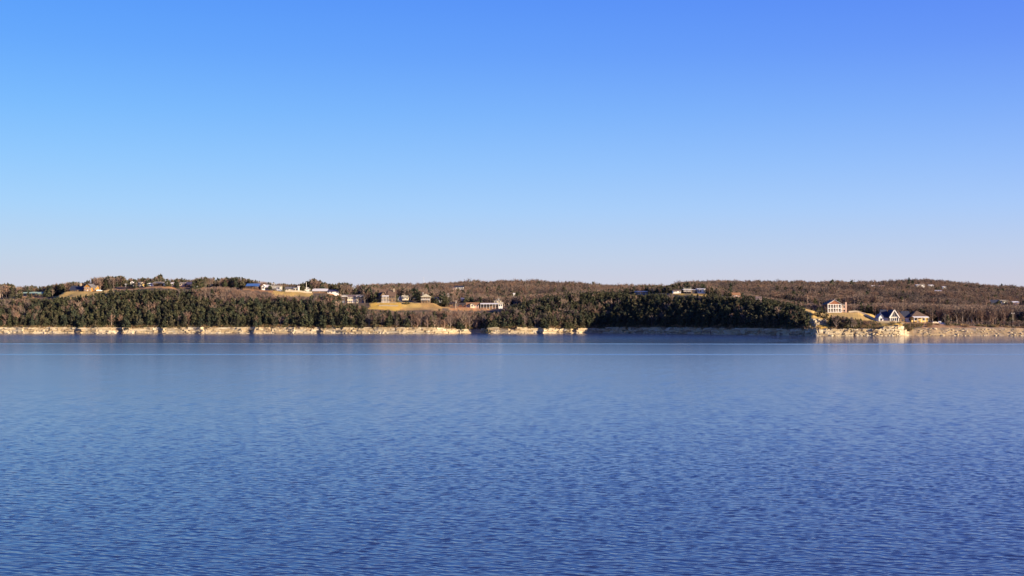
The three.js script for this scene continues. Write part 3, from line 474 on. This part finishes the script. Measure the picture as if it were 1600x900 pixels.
P.woodPole = mat(lin(0.40, 0.33, 0.26), 0.9);
pole(478.6, 983, 441.5, 0, 'flagpole', 'white flagpole above the small shed on the hilltop', 'flagpole', 'flag');
pole(661, 962, 457, 0, 'flagpole', 'thin white flagpole left of the cream pyramid roof', 'flagpole', 'flag');
pole(712, 952, 469, 0, 'utility_pole', 'utility pole in front of the dark red house', 'utility pole');
pole(778.6, 950, 465, 0, 'utility_pole', 'tall utility pole in front of the white porch house', 'utility pole');
pole(1347.2, 850, 476.6, 0, 'utility_pole', 'pale utility pole on the lawn right of the brick house', 'utility pole');
pole(1453.5, 838, 486, 0, 'utility_pole', 'utility pole right of the hip roofed house', 'utility pole');
pole(1582.4, 822, 489.5, 0, 'lamp_post', 'pale twin headed lamp post above the right hand beach', 'lamp post', 'lamp');
pole(255, 982, 441, 0, 'utility_pole', 'utility pole by the dark porch house on the bare hilltop', 'utility pole');
pole(427.6, 990, 442, 0, 'utility_pole', 'utility pole behind the white carport house', 'utility pole');
{ // lattice mast far behind
  const g = new THREE.Group(), d = 1950, u = 662, y = groundUD(u, d), H = heightAt(432.5, d) - y; g.position.set(xAt(u, d), y, -d);
  for (let k = 0; k < 3; k++) part(g, 'leg', new THREE.CylinderGeometry(0.06, 0.08, H, 5), P.metal, 0.45 * Math.cos(k * 2.094), H / 2, 0.45 * Math.sin(k * 2.094));
  const br = []; for (let q = 0; q < H; q += 1.4) for (let k = 0; k < 3; k++) { const a = V(0.45 * Math.cos(k * 2.094), q, 0.45 * Math.sin(k * 2.094)), b = V(0.45 * Math.cos((k + 1) * 2.094), Math.min(H, q + 1.4), 0.45 * Math.sin((k + 1) * 2.094)); br.push(new THREE.TubeGeometry(new THREE.LineCurve3(a, b), 1, 0.03, 4)); }
  part(g, 'bracing', mergeGeometries(br), P.metal);
  tag(top(g, 'radio_mast'), 'thin radio mast on the skyline above the pavilion house', 'mast');
}
function wallAlong(pts, hgt, thick, m, name, label, kind) {             // pts: [u, d]; one block per piece between points
  const g = new THREE.Group(), o = pts[0]; const ox = xAt(...o), oz = -o[1], oy = groundUD(...o); g.position.set(ox, oy, oz);
  for (let i = 0; i + 1 < pts.length; i++) {
    const a = V(xAt(...pts[i]), groundUD(...pts[i]), -pts[i][1]), b = V(xAt(...pts[i + 1]), groundUD(...pts[i + 1]), -pts[i + 1][1]), L = a.distanceTo(b), q = part(g, 'wall_block', box(L + 0.05, hgt + 1, thick), m);
    q.position.set((a.x + b.x) / 2 - ox, (a.y + b.y) / 2 - oy + hgt / 2 - 0.5, (a.z + b.z) / 2 - oz); q.rotation.set(0, -Math.atan2(b.z - a.z, b.x - a.x), Math.atan2(b.y - a.y, Math.hypot(b.x - a.x, b.z - a.z)), 'YXZ');
  }
  tag(top(g, name), label, kind);
}
const line = (a, b, n, f = (t) => 0) => Array.from({ length: n + 1 }, (_, i) => { const t = i / n; return [lerp(a[0], b[0], t), lerp(a[1], b[1], t) + f(t)]; });
wallAlong(line([446, 974], [487, 971], 9), 1.2, 0.5, P.cream, 'retaining_wall', 'long cream retaining wall below the mobile home', 'wall');
wallAlong(line([592, 944], [622, 944], 7), 0.9, 0.5, P.stone, 'retaining_wall', 'pale stone wall along the mansion lawn', 'wall');
wallAlong(line([1326, 840], [1385, 829], 18, t => 2 * Math.sin(t * 3.1)), 1.0, 0.5, P.cream, 'retaining_wall', 'curving pale wall across the promontory lawn towards the gable house', 'wall');
wallAlong(line([1376, 806], [1412, 805], 9), 1.0, 0.6, P.stone, 'retaining_wall', 'yellowish stone wall in front of the gable house', 'wall');
function car(u, d, kind, paint, label, turn = 0.2) {
  const g = new THREE.Group(), van = kind === 'van', L = van ? 6.8 : 4.5, H = van ? 2.8 : 1.45; g.position.set(xAt(u, d), groundUD(u, d), -d); g.rotation.y = turn;
  const prof = van ? [[-3.4, 0.45], [3.3, 0.45], [3.4, 1.2], [3.1, 1.7], [3.3, 2.5], [3.1, 2.8], [-3.3, 2.8], [-3.4, 2.6]] : [[-2.2, 0.35], [2.2, 0.35], [2.25, 0.75], [1.2, 0.92], [0.6, 1.42], [-1.2, 1.45], [-1.9, 0.95], [-2.25, 0.85]];
  const s = new THREE.Shape(prof.map(p => new THREE.Vector2(...p)));
  part(g, 'body', new THREE.ExtrudeGeometry(s, { depth: 1.6, bevelEnabled: true, bevelSize: 0.08, bevelThickness: 0.1, bevelSegments: 2 }).translate(0, 0, -0.8), paint);
  for (const x of van ? [-1.8, 0, 1.8] : [-0.75, 0.3]) part(g, 'window', box(van ? 1.1 : 0.85, van ? 0.7 : 0.4, 0.04), P.pane, x, van ? 1.9 : 1.15, 0.92);
  for (const x of [-L * 0.3, L * 0.3]) for (const z of [-0.75, 0.75]) { const w = part(g, 'wheel', new THREE.CylinderGeometry(0.34, 0.34, 0.22, 12).rotateX(Math.PI / 2), P.rubber, x, 0.34, z); part(w, 'rim', new THREE.CylinderGeometry(0.2, 0.2, 0.24, 10).rotateX(Math.PI / 2), P.metal); }
  tag(top(g, van ? 'camper_van' : 'parked_car'), label, van ? 'camper' : 'car');
}
const whitePaint = mat(lin(0.75, 0.75, 0.75), 0.35), tanPaint = mat(lin(0.45, 0.36, 0.27), 0.4), darkPaint = mat(lin(0.05, 0.05, 0.06), 0.35);
car(236, 986, 'van', whitePaint, 'white camper parked left of the dark porch house');
car(306, 984, 'car', whitePaint, 'white car parked right of the purple grey roof');
car(155, 984, 'car', whitePaint, 'white car parked right of the log house');
car(440, 980, 'car', whitePaint, 'white car between the carport house and the mobile home');
car(1468, 826, 'car', whitePaint, 'white car parked under bare trees right of the hip roofed house', 1.2);
car(1460.5, 816, 'car', tanPaint, 'tan car parked nearest the hip roofed house by the beach');
car(1473, 818, 'car', whitePaint, 'white car furthest right of the three near the beach', -0.3);
car(624, 962, 'car', darkPaint, 'dark car parked between the mansion and the garage');

// ------------------------------------------------------------------ trees
function triSoup() {
  const pos = [], nor = [], a = new THREE.Vector3(), b = new THREE.Vector3();
  return {
    tri(p, q, r) { a.subVectors(q, p); b.subVectors(r, p); a.cross(b).normalize(); for (const v of [p, q, r]) { pos.push(v.x, v.y, v.z); nor.push(a.x, a.y, a.z); } },
    limb(p, q, r0, r1, n = 4) {
      const dir = q.clone().sub(p).normalize(), u = (Math.abs(dir.y) < 0.9 ? V(0, 1, 0) : V(1, 0, 0)).cross(dir).normalize(), w = dir.clone().cross(u);
      const ring = (c, r, k) => c.clone().addScaledVector(u, r * Math.cos(k / n * 6.2832)).addScaledVector(w, r * Math.sin(k / n * 6.2832));
      for (let k = 0; k < n; k++) { const A = ring(p, r0, k), B = ring(p, r0, k + 1), C = ring(q, r1, k), D = ring(q, r1, k + 1); this.tri(A, B, C); this.tri(B, D, C); }
    },
    geo(color) {
      const g = new THREE.BufferGeometry(); g.setAttribute('position', new THREE.Float32BufferAttribute(pos, 3)); g.setAttribute('normal', new THREE.Float32BufferAttribute(nor, 3));
      if (color) g.setAttribute('color', new THREE.Float32BufferAttribute(Array.from({ length: pos.length }, (_, i) => color[i % 3]), 3));
      return g;
    }
  };
}
function cedar(seed, R0, pw, leaves, size) {                                // evergreen, 8 m tall
  const R = rng(seed), tr = triSoup(), cr = triSoup();
  tr.limb(V(0, -0.8, 0), V(0.1, 3.6, 0), 0.2, 0.13, 6); tr.limb(V(0.1, 3.6, 0), V(0, 7.4, 0.1), 0.13, 0.03, 5);
  for (let k = 0; k < 7; k++) { const y = 1 + k * 0.8, a = R() * 6.28; tr.limb(V(0, y, 0), V(Math.cos(a) * R0 * 0.7, y + 0.5, Math.sin(a) * R0 * 0.7), 0.06, 0.02, 3); }
  const clumps = []; for (let k = 0; k < 30; k++) { const h = Math.pow(R(), 1.15), a = R() * 6.28, rr = R0 * Math.pow(1 - h, pw) * (0.5 + 0.6 * R()); clumps.push([Math.cos(a) * rr, 0.7 + h * 7.1, Math.sin(a) * rr, 0.5 + 0.9 * (1 - h) * (0.5 + R())]); }
  for (let k = 0; k < leaves; k++) {
    const c = clumps[Math.floor(R() * clumps.length)], g = () => (R() + R() - 1);
    const p = V(c[0] + g() * c[3], c[1] + g() * c[3] * 0.9, c[2] + g() * c[3]), s = size * (0.6 + 0.8 * R());
    const d1 = V(R() - 0.5, R() * 0.9 - 0.1, R() - 0.5).normalize().multiplyScalar(s), d2 = V(R() - 0.5, R() - 0.5, R() - 0.5).normalize().multiplyScalar(s * 0.55);
    const q = p.clone().add(d1);
    cr.tri(p.clone().sub(d2), q, p.clone().add(d2)); if (k % 2) cr.tri(p.clone().add(d2), q, q.clone().add(d2).addScaledVector(d1, 0.3));
  }
  return [tr, cr];
}
function bare(seed, spread, twigs) {                                        // leafless hardwood, 10 m tall
  const R = rng(seed), tr = triSoup(), cr = triSoup(), tips = [];
  const lean = (R() - 0.5) * 0.8, fork = V(lean * 0.4, 3.2 + R(), 0), apex = V(lean, 8.4, (R() - 0.5));
  tr.limb(V(0, -0.8, 0), fork, 0.2, 0.15, 6); tr.limb(fork, apex, 0.14, 0.03, 5);
  for (let k = 0; k < 9; k++) {
    const f = 0.25 + 0.65 * k / 9, s = f < 0.4 ? V(0, 0, 0).lerp(fork, f / 0.4) : fork.clone().lerp(apex, (f - 0.4) / 0.6), a = k * 2.4 + R(), L = spread * (1.15 - 0.6 * f) * (0.7 + 0.5 * R());
    const e = s.clone().add(V(Math.cos(a) * L, L * (0.7 + 0.5 * R()), Math.sin(a) * L)), m = s.clone().lerp(e, 0.5).add(V(0, -0.2, 0));
    cr.limb(s, m, 0.075, 0.05, 3); cr.limb(m, e, 0.05, 0.02, 3); tips.push([s, e]);
  }
  tips.push([fork, apex.clone().add(V(0, 1.2, 0))], [fork, apex]);
  for (let k = 0; k < twigs; k++) {
    const [s, e] = tips[Math.floor(R() * tips.length)], t = 0.25 + 0.8 * R(), p = s.clone().lerp(e, t), out = e.clone().sub(s).normalize();
    const d = V(R() - 0.5, R() * 0.9 - 0.15, R() - 0.5).normalize().addScaledVector(out, 0.7).normalize().multiplyScalar(0.7 + 1.1 * R()), w = V(R() - 0.5, R() - 0.5, R() - 0.5).cross(d).normalize().multiplyScalar(0.045 + 0.04 * R());
    cr.tri(p.clone().sub(w), p.clone().add(w), p.clone().add(d));
    if (k % 2) { const p2 = p.clone().addScaledVector(d, 0.5), d2 = V(R() - 0.5, R() * 0.7, R() - 0.5).normalize().multiplyScalar(0.7); cr.tri(p2.clone().sub(w), p2.clone().add(w), p2.clone().add(d2)); }
  }
  return [tr, cr];
}
const CEDAR = [cedar(11, 1.7, 0.75, 330, 0.62), cedar(12, 2.2, 0.62, 380, 0.66), cedar(13, 1.45, 0.9, 300, 0.6), cedar(14, 2.6, 0.5, 420, 0.7), cedar(15, 1.9, 0.7, 330, 0.62)];
const BARE = [bare(21, 3.0, 300), bare(22, 2.6, 280), bare(23, 3.5, 340), bare(24, 2.3, 240), bare(25, 3.0, 300)];
const barkCedar = [0.16, 0.11, 0.08], barkBare = [0.30, 0.24, 0.20];
const cedarTone = [[0.044, 0.050, 0.024], [0.058, 0.060, 0.028], [0.034, 0.044, 0.027], [0.072, 0.064, 0.035], [0.052, 0.050, 0.031]];
const bareTone = [[0.175, 0.115, 0.086], [0.145, 0.106, 0.086], [0.205, 0.148, 0.113], [0.165, 0.100, 0.072], [0.120, 0.094, 0.082]];
const trunkMat = mat(lin(...barkCedar), 1), paleBark = mat(lin(0.38, 0.31, 0.25), 1), cedarMat = cedarTone.map(c => mat(lin(...c), 1)), bareMat = bareTone.map(c => mat(lin(...c), 1));
const PROTO = { cedar: CEDAR.map(([t, c]) => [t.geo(), c.geo()]), bare: BARE.map(([t, c]) => [t.geo(), c.geo()]) };

// tree-top limits: the houses and lawns stay in view over the trees below them; the skyline keeps its outline
const table = rows => u => { let k = 0; while (k < rows.length - 2 && rows[k + 1][0] < u) k++; const a = rows[k], b = rows[k + 1]; return lerp(a[1], b[1], clamp((u - a[0]) / (b[0] - a[0]), 0, 1)); };
const frontTop = table([[-300, 468], [0, 467], [34, 465], [72, 466], [92, 465], [110, 463], [140, 460], [170, 453], [195, 452], [240, 452], [275, 452], [300, 451], [340, 447], [370, 449], [380, 454], [390, 455], [430, 459], [450, 461], [484, 462], [500, 460], [530, 461], [536, 474], [566, 476], [576, 483], [600, 485], [640, 486], [690, 484], [730, 485], [748, 487], [780, 487], [792, 479], [820, 471], [850, 464], [900, 457], [940, 455], [990, 459], [1014, 458], [1045, 458], [1052, 461], [1104, 461], [1112, 458], [1140, 464], [1160, 464], [1170, 462], [1200, 467], [1230, 472], [1260, 481], [1268, 487], [1285, 491], [1300, 493], [1330, 495], [1370, 503], [1400, 506], [1425, 505], [1455, 504], [1465, 502], [1480, 500], [1900, 500]]);
const backTop = table([[-300, 444], [0, 443.5], [14, 443], [28, 447], [42, 445], [60, 447], [74, 446], [100, 442], [112, 440], [128, 441], [140, 437], [148, 432], [170, 431], [192, 431], [197, 437], [204, 434], [212, 436], [225, 433], [238, 435], [246, 429.5], [252, 429], [256, 434], [275, 434], [300, 436], [312, 432], [330, 433], [360, 433], [380, 434], [398, 437], [410, 439], [430, 441], [445, 443], [465, 444], [478, 440], [488, 435], [496, 436], [504, 440], [515, 443], [530, 442], [545, 441], [560, 442], [575, 444], [590, 446], [598, 443], [612, 447], [630, 447], [660, 448], [700, 452], [740, 456], [780, 462], [820, 460], [850, 458], [900, 454], [940, 452], [985, 450], [1005, 446], [1040, 447], [1060, 442], [1090, 441], [1110, 446], [1130, 452], [1160, 457], [1200, 464], [1240, 470], [1268, 474], [1300, 476], [1350, 474], [1400, 472], [1450, 474], [1500, 476], [1600, 476], [1900, 478]]);
const cedarShare = (u, t, d) => {
  if (d > 1320) return 0.06 + 0.5 * smooth(0.12, 0.5, noise(u / 23, d / 120));
  if (t > 3) return u < 620 ? 0.42 : u < 960 ? 0.28 : u < 1110 ? 0.4 : u < 1260 ? 0.22 : 0.1;
  if (u < 60) return 0.62; if (u < 300) return t < 2 ? 0.97 : 0.35; if (u < 485) return t > 1.62 ? 0.06 : 0.95; if (u < 575) return 0.88; if (u < 650) return 0.5;
  if (u < 745) return 0.10; if (u < 800) return 0.6; if (u < 940) return 0.78; if (u < 1268) return 0.95; if (u < 1420) return 0.15; return 0.06;
};
const trees = { cedar: [], bare: [] };
{
  const R = rng(99), fits = (u, d, x, z, top_, t) => {
    for (const h of HOUSES) {
      if (d < h.d + 14 && d > h.d - 4 && u > h.lo - (h.d > 1100 ? 4 : 1.5) && u < h.hi + (h.d > 1100 ? 36 : 1.5)) return false;
      if (d <= h.d - 4 && d > h.d - 260 && u > h.lo - 2 && u < h.hi + 2 && top_ < h.yb - 0.8 && (top_ < h.w[0][3] || R() > 0.22)) return false;
    }
    return true;
  };
  const put = (x, z, forceKind) => {
    const d = -z, u = uOf(x, z); if (u < -260 || u > 1860) return;
    const r = ringsAt(u), s = d - r[1][0], t = ringT(u, d); if (s < (u > 1424 ? 26 : u > 1340 ? 11 : 3.4) || t > 7.05) return;
    const o = openAt(u, d, 0.4); if (o && R() > 0.015) return;
    if (u < 660 && t > 3.05 && t < 5 && noise(x / 13, z / 60) < -0.12) return;   // gaps in the ridge-top wood
    const kind = R() < cedarShare(u, t, d) + 0.25 * noise(x / 26, z / 26) ? 'cedar' : 'bare', y = groundUD(u, d);
    let H = kind === 'cedar' ? 4.6 + R() * 4.4 : 5 + R() * 5.2;
    if (t > 5) H *= 1 + 0.45 * noise(x / 40, z / 60) + (R() < 0.02 ? 0.35 : 0);
    if (u < 640 && t > 3) H = kind === 'cedar' ? 4.5 + R() * 6.5 : 4.5 + R() * 7;
    if (u > 1300 && t > 2.2 && t < 5) H = kind === 'cedar' ? 6 + R() * 4 : 8 + R() * 5;
    const lim = t <= 3.02 ? frontTop(u) + (R() - 0.25) * 4 : t < 5 ? backTop(u) + R() * R() * 9 : 0, max = heightAt(lim, d) - y;
    if (lim && H > max) { if (max < 2.2) return; H = max; }
    if (!fits(u, d, x, z, 495 - (y + H - EYE) / d * FOCAL, t)) return;
    trees[kind].push({ x, y: y - 0.1, z, H, u, d, t, size: H / d, turn: R() * 6.28, v: Math.floor(R() * 5), tone: Math.floor(R() * 5), fat: 0.85 + R() * 0.4, j: R() });
  };
  for (let z = -775; z > -1075; z -= 3) for (let x = -560; x < 620; x += 3) put(x + (R() - 0.5) * 3, z + (R() - 0.5) * 3);
  for (let z = -1075; z > -1320; z -= 5) for (let x = -640; x < 720; x += 5) if (uOf(x, z) > 560) put(x + (R() - 0.5) * 5, z + (R() - 0.5) * 5);
  for (let z = -1320; z > -2110; z -= 6.2) for (let x = -900; x < 1200; x += 6.2) { const u = uOf(x, z); if (u > 560 && u < 1720) put(x + (R() - 0.5) * 6, z + (R() - 0.5) * 6); }
}
{ const R = rng(555); for (const n of NOTCH.slice(1)) if (n < 990 && ![30, 312, 620, 536].includes(n)) for (let k = 0; k < 7; k++) { const u = n + (R() - 0.35) * 11, d = ringsAt(u)[1][0] + 1.2 + R() * 6; trees.cedar.push({ x: xAt(u, d), y: groundUD(u, d) - 0.3, z: -d, H: 4 + R() * 3.5, u, d, t: 1, size: 0.0065, turn: R() * 6, v: Math.floor(R() * 5), tone: Math.floor(R() * 3), fat: 1 + R() * 0.4, j: R() }); } }
// trees the photograph singles out: u, row of the top, depth, kind, variant, tone, spread, label
const MARKED = [
  [250, 429, 1000, 'cedar', 3, 4, 1.1, 'tallest dark rounded tree on the left skyline above the porch house'], [169, 433, 1005, 'cedar', 3, 2, 1.3, 'broad dark evergreen right of the log house'], [155, 435, 1008, 'cedar', 1, 0, 1.3, 'leftmost of the dark evergreens beside the log house'],
  [188, 431, 1004, 'bare', 2, 0, 1.2, 'wide bare brown tree at the right end of the log house trees'], [492, 435, 1000, 'bare', 4, 2, 1.0, 'spiky bare tree standing up on the skyline behind the red brown house'], [503, 441, 990, 'cedar', 1, 2, 1.25, 'dark conical cedar behind the sloping white roof'],
  [600, 445, 985, 'bare', 0, 3, 1.0, 'bare brown tree rising behind the steep gabled mansion'], [635, 470.4, 950, 'cedar', 3, 1, 1.5, 'low rounded green shrub in the middle of the golden lawn'], [580, 466, 960, 'cedar', 3, 1, 1.2, 'dark green bush at the left end of the mansion lawn'],
  [1421, 435, 1690, 'cedar', 0, 2, 1.0, 'tallest dark pine on the right skyline'], [1426, 437, 1692, 'cedar', 2, 2, 1.0, 'shorter dark pine right of the tallest skyline pine'], [1300, 437, 1720, 'cedar', 3, 2, 1.0, 'round dark tree on the skyline above the brick house'], [1330, 438, 1720, 'cedar', 1, 2, 1.0, 'dark tree on the skyline right of the round one'],
  [745, 461, 1020, 'cedar', 0, 1, 1.3, 'yellow green conifer above the low orange tan house'], [1142, 443.5, 1000, 'cedar', 0, 2, 1.0, 'narrow dark conifer above the orange roofed bungalow'], [1309, 466.5, 870, 'cedar', 1, 1, 1.3, 'green conifer crown behind the brick gable'], [1344, 472.5, 862, 'cedar', 1, 2, 1.3, 'dark conifer beside the pale utility pole'], [1452, 477, 846, 'cedar', 2, 4, 1.1, 'tall thin dark tree behind the hip roofed house'],
  [1560, 470, 1100, 'cedar', 3, 1, 1.3, 'dark green evergreen left of the white porch fronted house'], [1278, 480, 806, 'cedar', 3, 4, 1.2, 'grey green bush on top of the sunlit corner rocks'], [1289, 485, 804, 'cedar', 3, 4, 1.3, 'second bush on the promontory corner, below the brick house']];
for (const [u, yt, d, kind, v, tone, fat, label] of MARKED) { const y = groundUD(u, d), H = Math.max(1.2, heightAt(yt, d) - y); trees[kind].push({ x: xAt(u, d), y: y - 0.1, z: -d, H, u, d, size: 9, turn: v, v, tone, fat: fat * (H < 4 ? 2.2 : 1), label, j: 0.5 }); }

// trees and bushes standing among the houses: u, row of the top, depth, kind (c evergreen, b bare)
for (const [i, [u, yt, d, k]] of [[88, 442, 1005, 'b'], [97, 441, 1003, 'b'], [105, 440.5, 1002, 'b'], [119, 440.5, 1004, 'b'], [30, 452, 990, 'c'], [44, 455, 985, 'c'], [70, 454, 990, 'c'], [76, 453, 990, 'c'], [82, 451, 992, 'b'], [201, 438, 986, 'c'], [210, 437.5, 984, 'c'], [212.5, 440, 982, 'b'], [226, 437, 984, 'b'], [229, 439, 983, 'c'], [233, 436, 990, 'c'], [238, 438, 988, 'c'],
  [261.5, 436, 980, 'c'], [264.5, 438, 981, 'c'], [274, 438, 982, 'c'], [277.5, 440, 981, 'c'], [302.5, 438.5, 980, 'c'], [305, 436.5, 984, 'c'], [312, 435.5, 983, 'c'], [408, 442, 978, 'b'], [422, 443, 978, 'c'], [439.5, 445, 980, 'b'], [443, 446, 977, 'c'], [470, 443, 985, 'c'], [473, 444.5, 983, 'c'], [486, 445, 978, 'c'], [531, 445, 976, 'c'], [570, 458, 955, 'b'], [574, 455, 958, 'b'], [586, 452, 960, 'b'], [588.5, 457, 955, 'c'], [619.5, 460, 958, 'c'], [641, 453, 980, 'c'], [646, 450, 990, 'c'], [652, 451, 988, 'c'], [655.5, 455, 975, 'c'],
  [674, 458, 970, 'c'], [678, 464, 962, 'c'], [682, 465, 960, 'c'], [689, 462, 965, 'c'], [694, 458, 968, 'c'], [696.5, 463, 962, 'c'], [705, 464, 970, 'b'], [714, 466, 962, 'b'], [728, 464, 972, 'c'], [731, 461, 985, 'c'], [738, 463, 980, 'c'], [750, 464, 975, 'c'], [758, 462, 985, 'b'], [766, 461, 985, 'b'], [776, 460, 978, 'b'], [788, 466, 972, 'b'], [795, 463, 980, 'b'], [1048, 450, 945, 'c'], [1066, 453, 945, 'c'], [1104, 450, 938, 'c'], [1141, 455, 905, 'c'], [1160, 458, 898, 'c'], [1284, 478, 838, 'c'], [1332, 481, 850, 'b'], [1412, 497, 824, 'c'], [1418, 507, 795, 'c'], [1422, 508, 797, 'c'], [1415, 510, 790, 'c'], [1426, 509, 799, 'c'], [1420, 512, 788, 'c'], [1436, 505.5, 806, 'b'], [1442, 505, 808, 'b'], [1457, 488, 828, 'b'], [1476, 488, 820, 'b'], [1480, 492, 816, 'c']].entries()) {
  const y = groundUD(u, d), H = Math.max(1.2, heightAt(yt, d) - y), R = rng(7000 + i);
  trees[k === 'c' ? 'cedar' : 'bare'].push({ x: xAt(u, d), y: y - 0.1, z: -d, H, u, d, size: 5, turn: R() * 6.28, v: k === 'c' ? [1, 3, 4][i % 3] : i % 5, tone: Math.floor(R() * (k === 'c' ? 3 : 5)), fat: 1 + R() * 0.4 + (H < 4 ? 0.5 : 0), village: true, j: R() });
}
const HOUSE_AT = t => HOUSES.reduce((a, h) => Math.abs((h.lo + h.hi) / 2 - t.u) + Math.abs(h.d - t.d) * 0.02 < Math.abs((a.lo + a.hi) / 2 - t.u) + Math.abs(a.d - t.d) * 0.02 ? h : a);
const PLACES = [[40, 'at the left edge of the shore'], [92, 'below the green roofed house'], [180, 'below the log house lawn'], [275, 'below the hilltop cottages'], [375, 'below the bare brown upper slope'], [440, 'below the blue roofed lodge'], [500, 'below the cream mobile home'], [534, 'below the dark purple roof'], [575, 'below the long pinkish roofed house'], [650, 'below the golden mansion lawn'], [745, 'beside the dark cove'], [850, 'above the broken ledges right of the cove'], [940, 'above the last sunlit outcrops'], [1035, 'at the left of the shaded bluff'], [1110, 'below the modern bluff top house'], [1200, 'on the darkest part of the shaded bluff'], [1270, 'near the tip of the shaded promontory'], [1345, 'around the brick house'], [1428, 'around the gable house'], [1482, 'beside the cars parked by the beach'], [1520, 'behind the start of the sandy beach'], [1555, 'behind the middle of the sandy beach'], [1581, 'left of the twin lamp post'], [1e9, 'right of the twin lamp post']];
const look = (kind, t) => kind === 'cedar' ? `${t.H < 4.2 ? 'small ' : t.H > 7 ? 'tall ' : ''}${['narrow', 'broad', 'slender', 'rounded', 'full'][t.v]} ${['green', 'olive green', 'dark green', 'yellowish green', 'dull green'][t.tone]} cedar` : `${t.H < 6 ? 'small ' : t.H > 10 ? 'tall ' : ''}leafless ${['brown', 'grey brown', 'pale brown', 'reddish brown', 'dark grey'][t.tone]} tree`;
const m4 = new THREE.Matrix4(), qt = new THREE.Quaternion(), tint = new THREE.Color(), white = mat(0xffffff, 1, { vertexColors: true });
for (const kind of ['cedar', 'bare']) {
  const list = trees[kind].sort((a, b) => b.size - a.size), seen = t => t.u > -10 && t.u < 1610;
  const near = [], rest = [];
  for (const t of list) (near.length < 300 && seen(t) ? near : rest).push(t);
  const unit = kind === 'cedar' ? 8 : 10, protos = PROTO[kind].map(([t, c]) => { const g = new THREE.Group(); part(g, 'trunk', t, kind === 'cedar' ? trunkMat : paleBark); part(g, 'crown', c, kind === 'cedar' ? cedarMat[0] : bareMat[0]); return g; });
  for (const t of near) {
    const g = protos[t.v].clone(); g.children[1].material = (kind === 'cedar' ? cedarMat : bareMat)[t.tone];
    const s = t.H / unit; g.position.set(t.x, t.y, t.z); g.rotation.y = t.turn; g.scale.set(s * t.fat, s, s * t.fat);
    const where = PLACES.find(p => t.u < p[0])[1];
    g.name = numbered(kind === 'cedar' ? 'cedar_tree' : 'bare_tree'); scene.add(g);
    if (t.village) { const hs = HOUSE_AT(t), side = t.d > hs.d + 2 && t.u > hs.lo && t.u < hs.hi ? 'behind' : t.u < hs.lo ? 'left of' : t.u > hs.hi ? 'right of' : 'in front of', w = hs.l.split(' '); const cut = w.findIndex(q => /^(among|above|on|under|beside|below|at|in|just|with|left|right|standing|half|high|against|near|behind|showing)$/.test(q)); t.label = `${look(kind, t)} ${side} the ${w.slice(0, Math.max(3, cut < 3 ? Math.min(7, w.length) : Math.min(7, cut))).join(' ')}`; }
    tag(g, t.label || `${look(kind, t)} in the wood ${where}`, 'tree', t.village ? 'trees among the houses' : t.label ? 'trees that stand out' : `${kind === 'cedar' ? 'cedars' : 'bare trees'} ${where}`);
  }
  for (let v = 0; v < 5; v++) {
    const some = rest.filter(t => t.v === v), [tr, cr] = (kind === 'cedar' ? CEDAR : BARE)[v];
    const geo = mergeGeometries([tr.geo(kind === 'cedar' ? [2.2, 1.6, 1.8] : [1.7, 1.9, 2.1]), cr.geo([1, 1, 1])]);
    const im = new THREE.InstancedMesh(geo, white, some.length);
    some.forEach((t, i) => {
      const s = t.H / unit; m4.compose(V(t.x, t.y, t.z), qt.setFromAxisAngle(V(0, 1, 0), t.turn), V(s * t.fat, s, s * t.fat)); im.setMatrixAt(i, m4);
      const c = (kind === 'cedar' ? cedarTone : bareTone)[t.tone], q = (0.8 + 0.4 * t.j) * (kind === 'bare' && t.d < 1060 ? 1.25 : 1); im.setColorAt(i, tint.setRGB(c[0] * q, c[1] * q, c[2] * q));
      if (kind === 'bare' && t.d > 1090) { const p = smooth(-0.1, 0.45, fbm(t.x / 55, t.z / 95)), w = smooth(0.1, 0.5, fbm(t.x / 38 + 40, t.z / 70)); im.setColorAt(i, tint.lerp(new THREE.Color().setRGB(0.072, 0.058, 0.058), 0.75 * p).lerp(new THREE.Color().setRGB(0.22, 0.13, 0.088), 0.6 * w)); }   // stands of other species, greyer or redder
    });
    top(im, kind === 'cedar' ? 'evergreen_wood' : 'bare_wood');
    tag(im, kind === 'cedar' ? 'dense dark evergreens covering the far shore' : 'brown leafless woodland covering the far hills', 'woodland', kind === 'cedar' ? 'evergreen woods' : 'bare woods', 'stuff');
  }
  console.log(kind, list.length);
}
{ // low brush on the bluff tops and under the trees
  const R = rng(314), tr = triSoup();
  for (let k = 0; k < 70; k++) { const a = R() * 6.28, r = R() * 0.9, p = V(Math.cos(a) * r, R() * 0.5, Math.sin(a) * r), d = V((R() - 0.5) * 0.9, 0.3 + R() * 0.7, (R() - 0.5) * 0.9), w = V(R() - 0.5, 0, R() - 0.5).multiplyScalar(0.16); tr.tri(p.clone().sub(w), p.clone().add(w), p.clone().add(d)); }
  const spots = [];
  for (let k = 0; k < 9000; k++) {
    const u = -100 + R() * 1800, r = ringsAt(u), d = r[2][0] - 0.6 + Math.pow(R(), 1.6) * 26; if (openAt(u, d, 0.3) && R() > 0.12 || (u > 1424 && d < r[2][0] + 8)) continue;
    spots.push([xAt(u, d), groundUD(u, d) - 0.1, -d, 0.6 + R() * 1.1, R()]);
  }
  const im = new THREE.InstancedMesh(tr.geo([1, 1, 1]), white, spots.length);
  spots.forEach(([x, y, z, s, c], i) => { m4.compose(V(x, y, z), qt.setFromAxisAngle(V(0, 1, 0), c * 40), V(s * 1.3, s, s * 1.3)); im.setMatrixAt(i, m4); im.setColorAt(i, c < 0.6 ? tint.setRGB(0.20 + 0.1 * c, 0.13 + 0.06 * c, 0.075) : tint.setRGB(0.09, 0.085, 0.035)); });
  tag(top(im, 'brush'), 'low brown brush along the bluff tops', 'brush', null, 'stuff');
}
renderer.render(scene, camera);
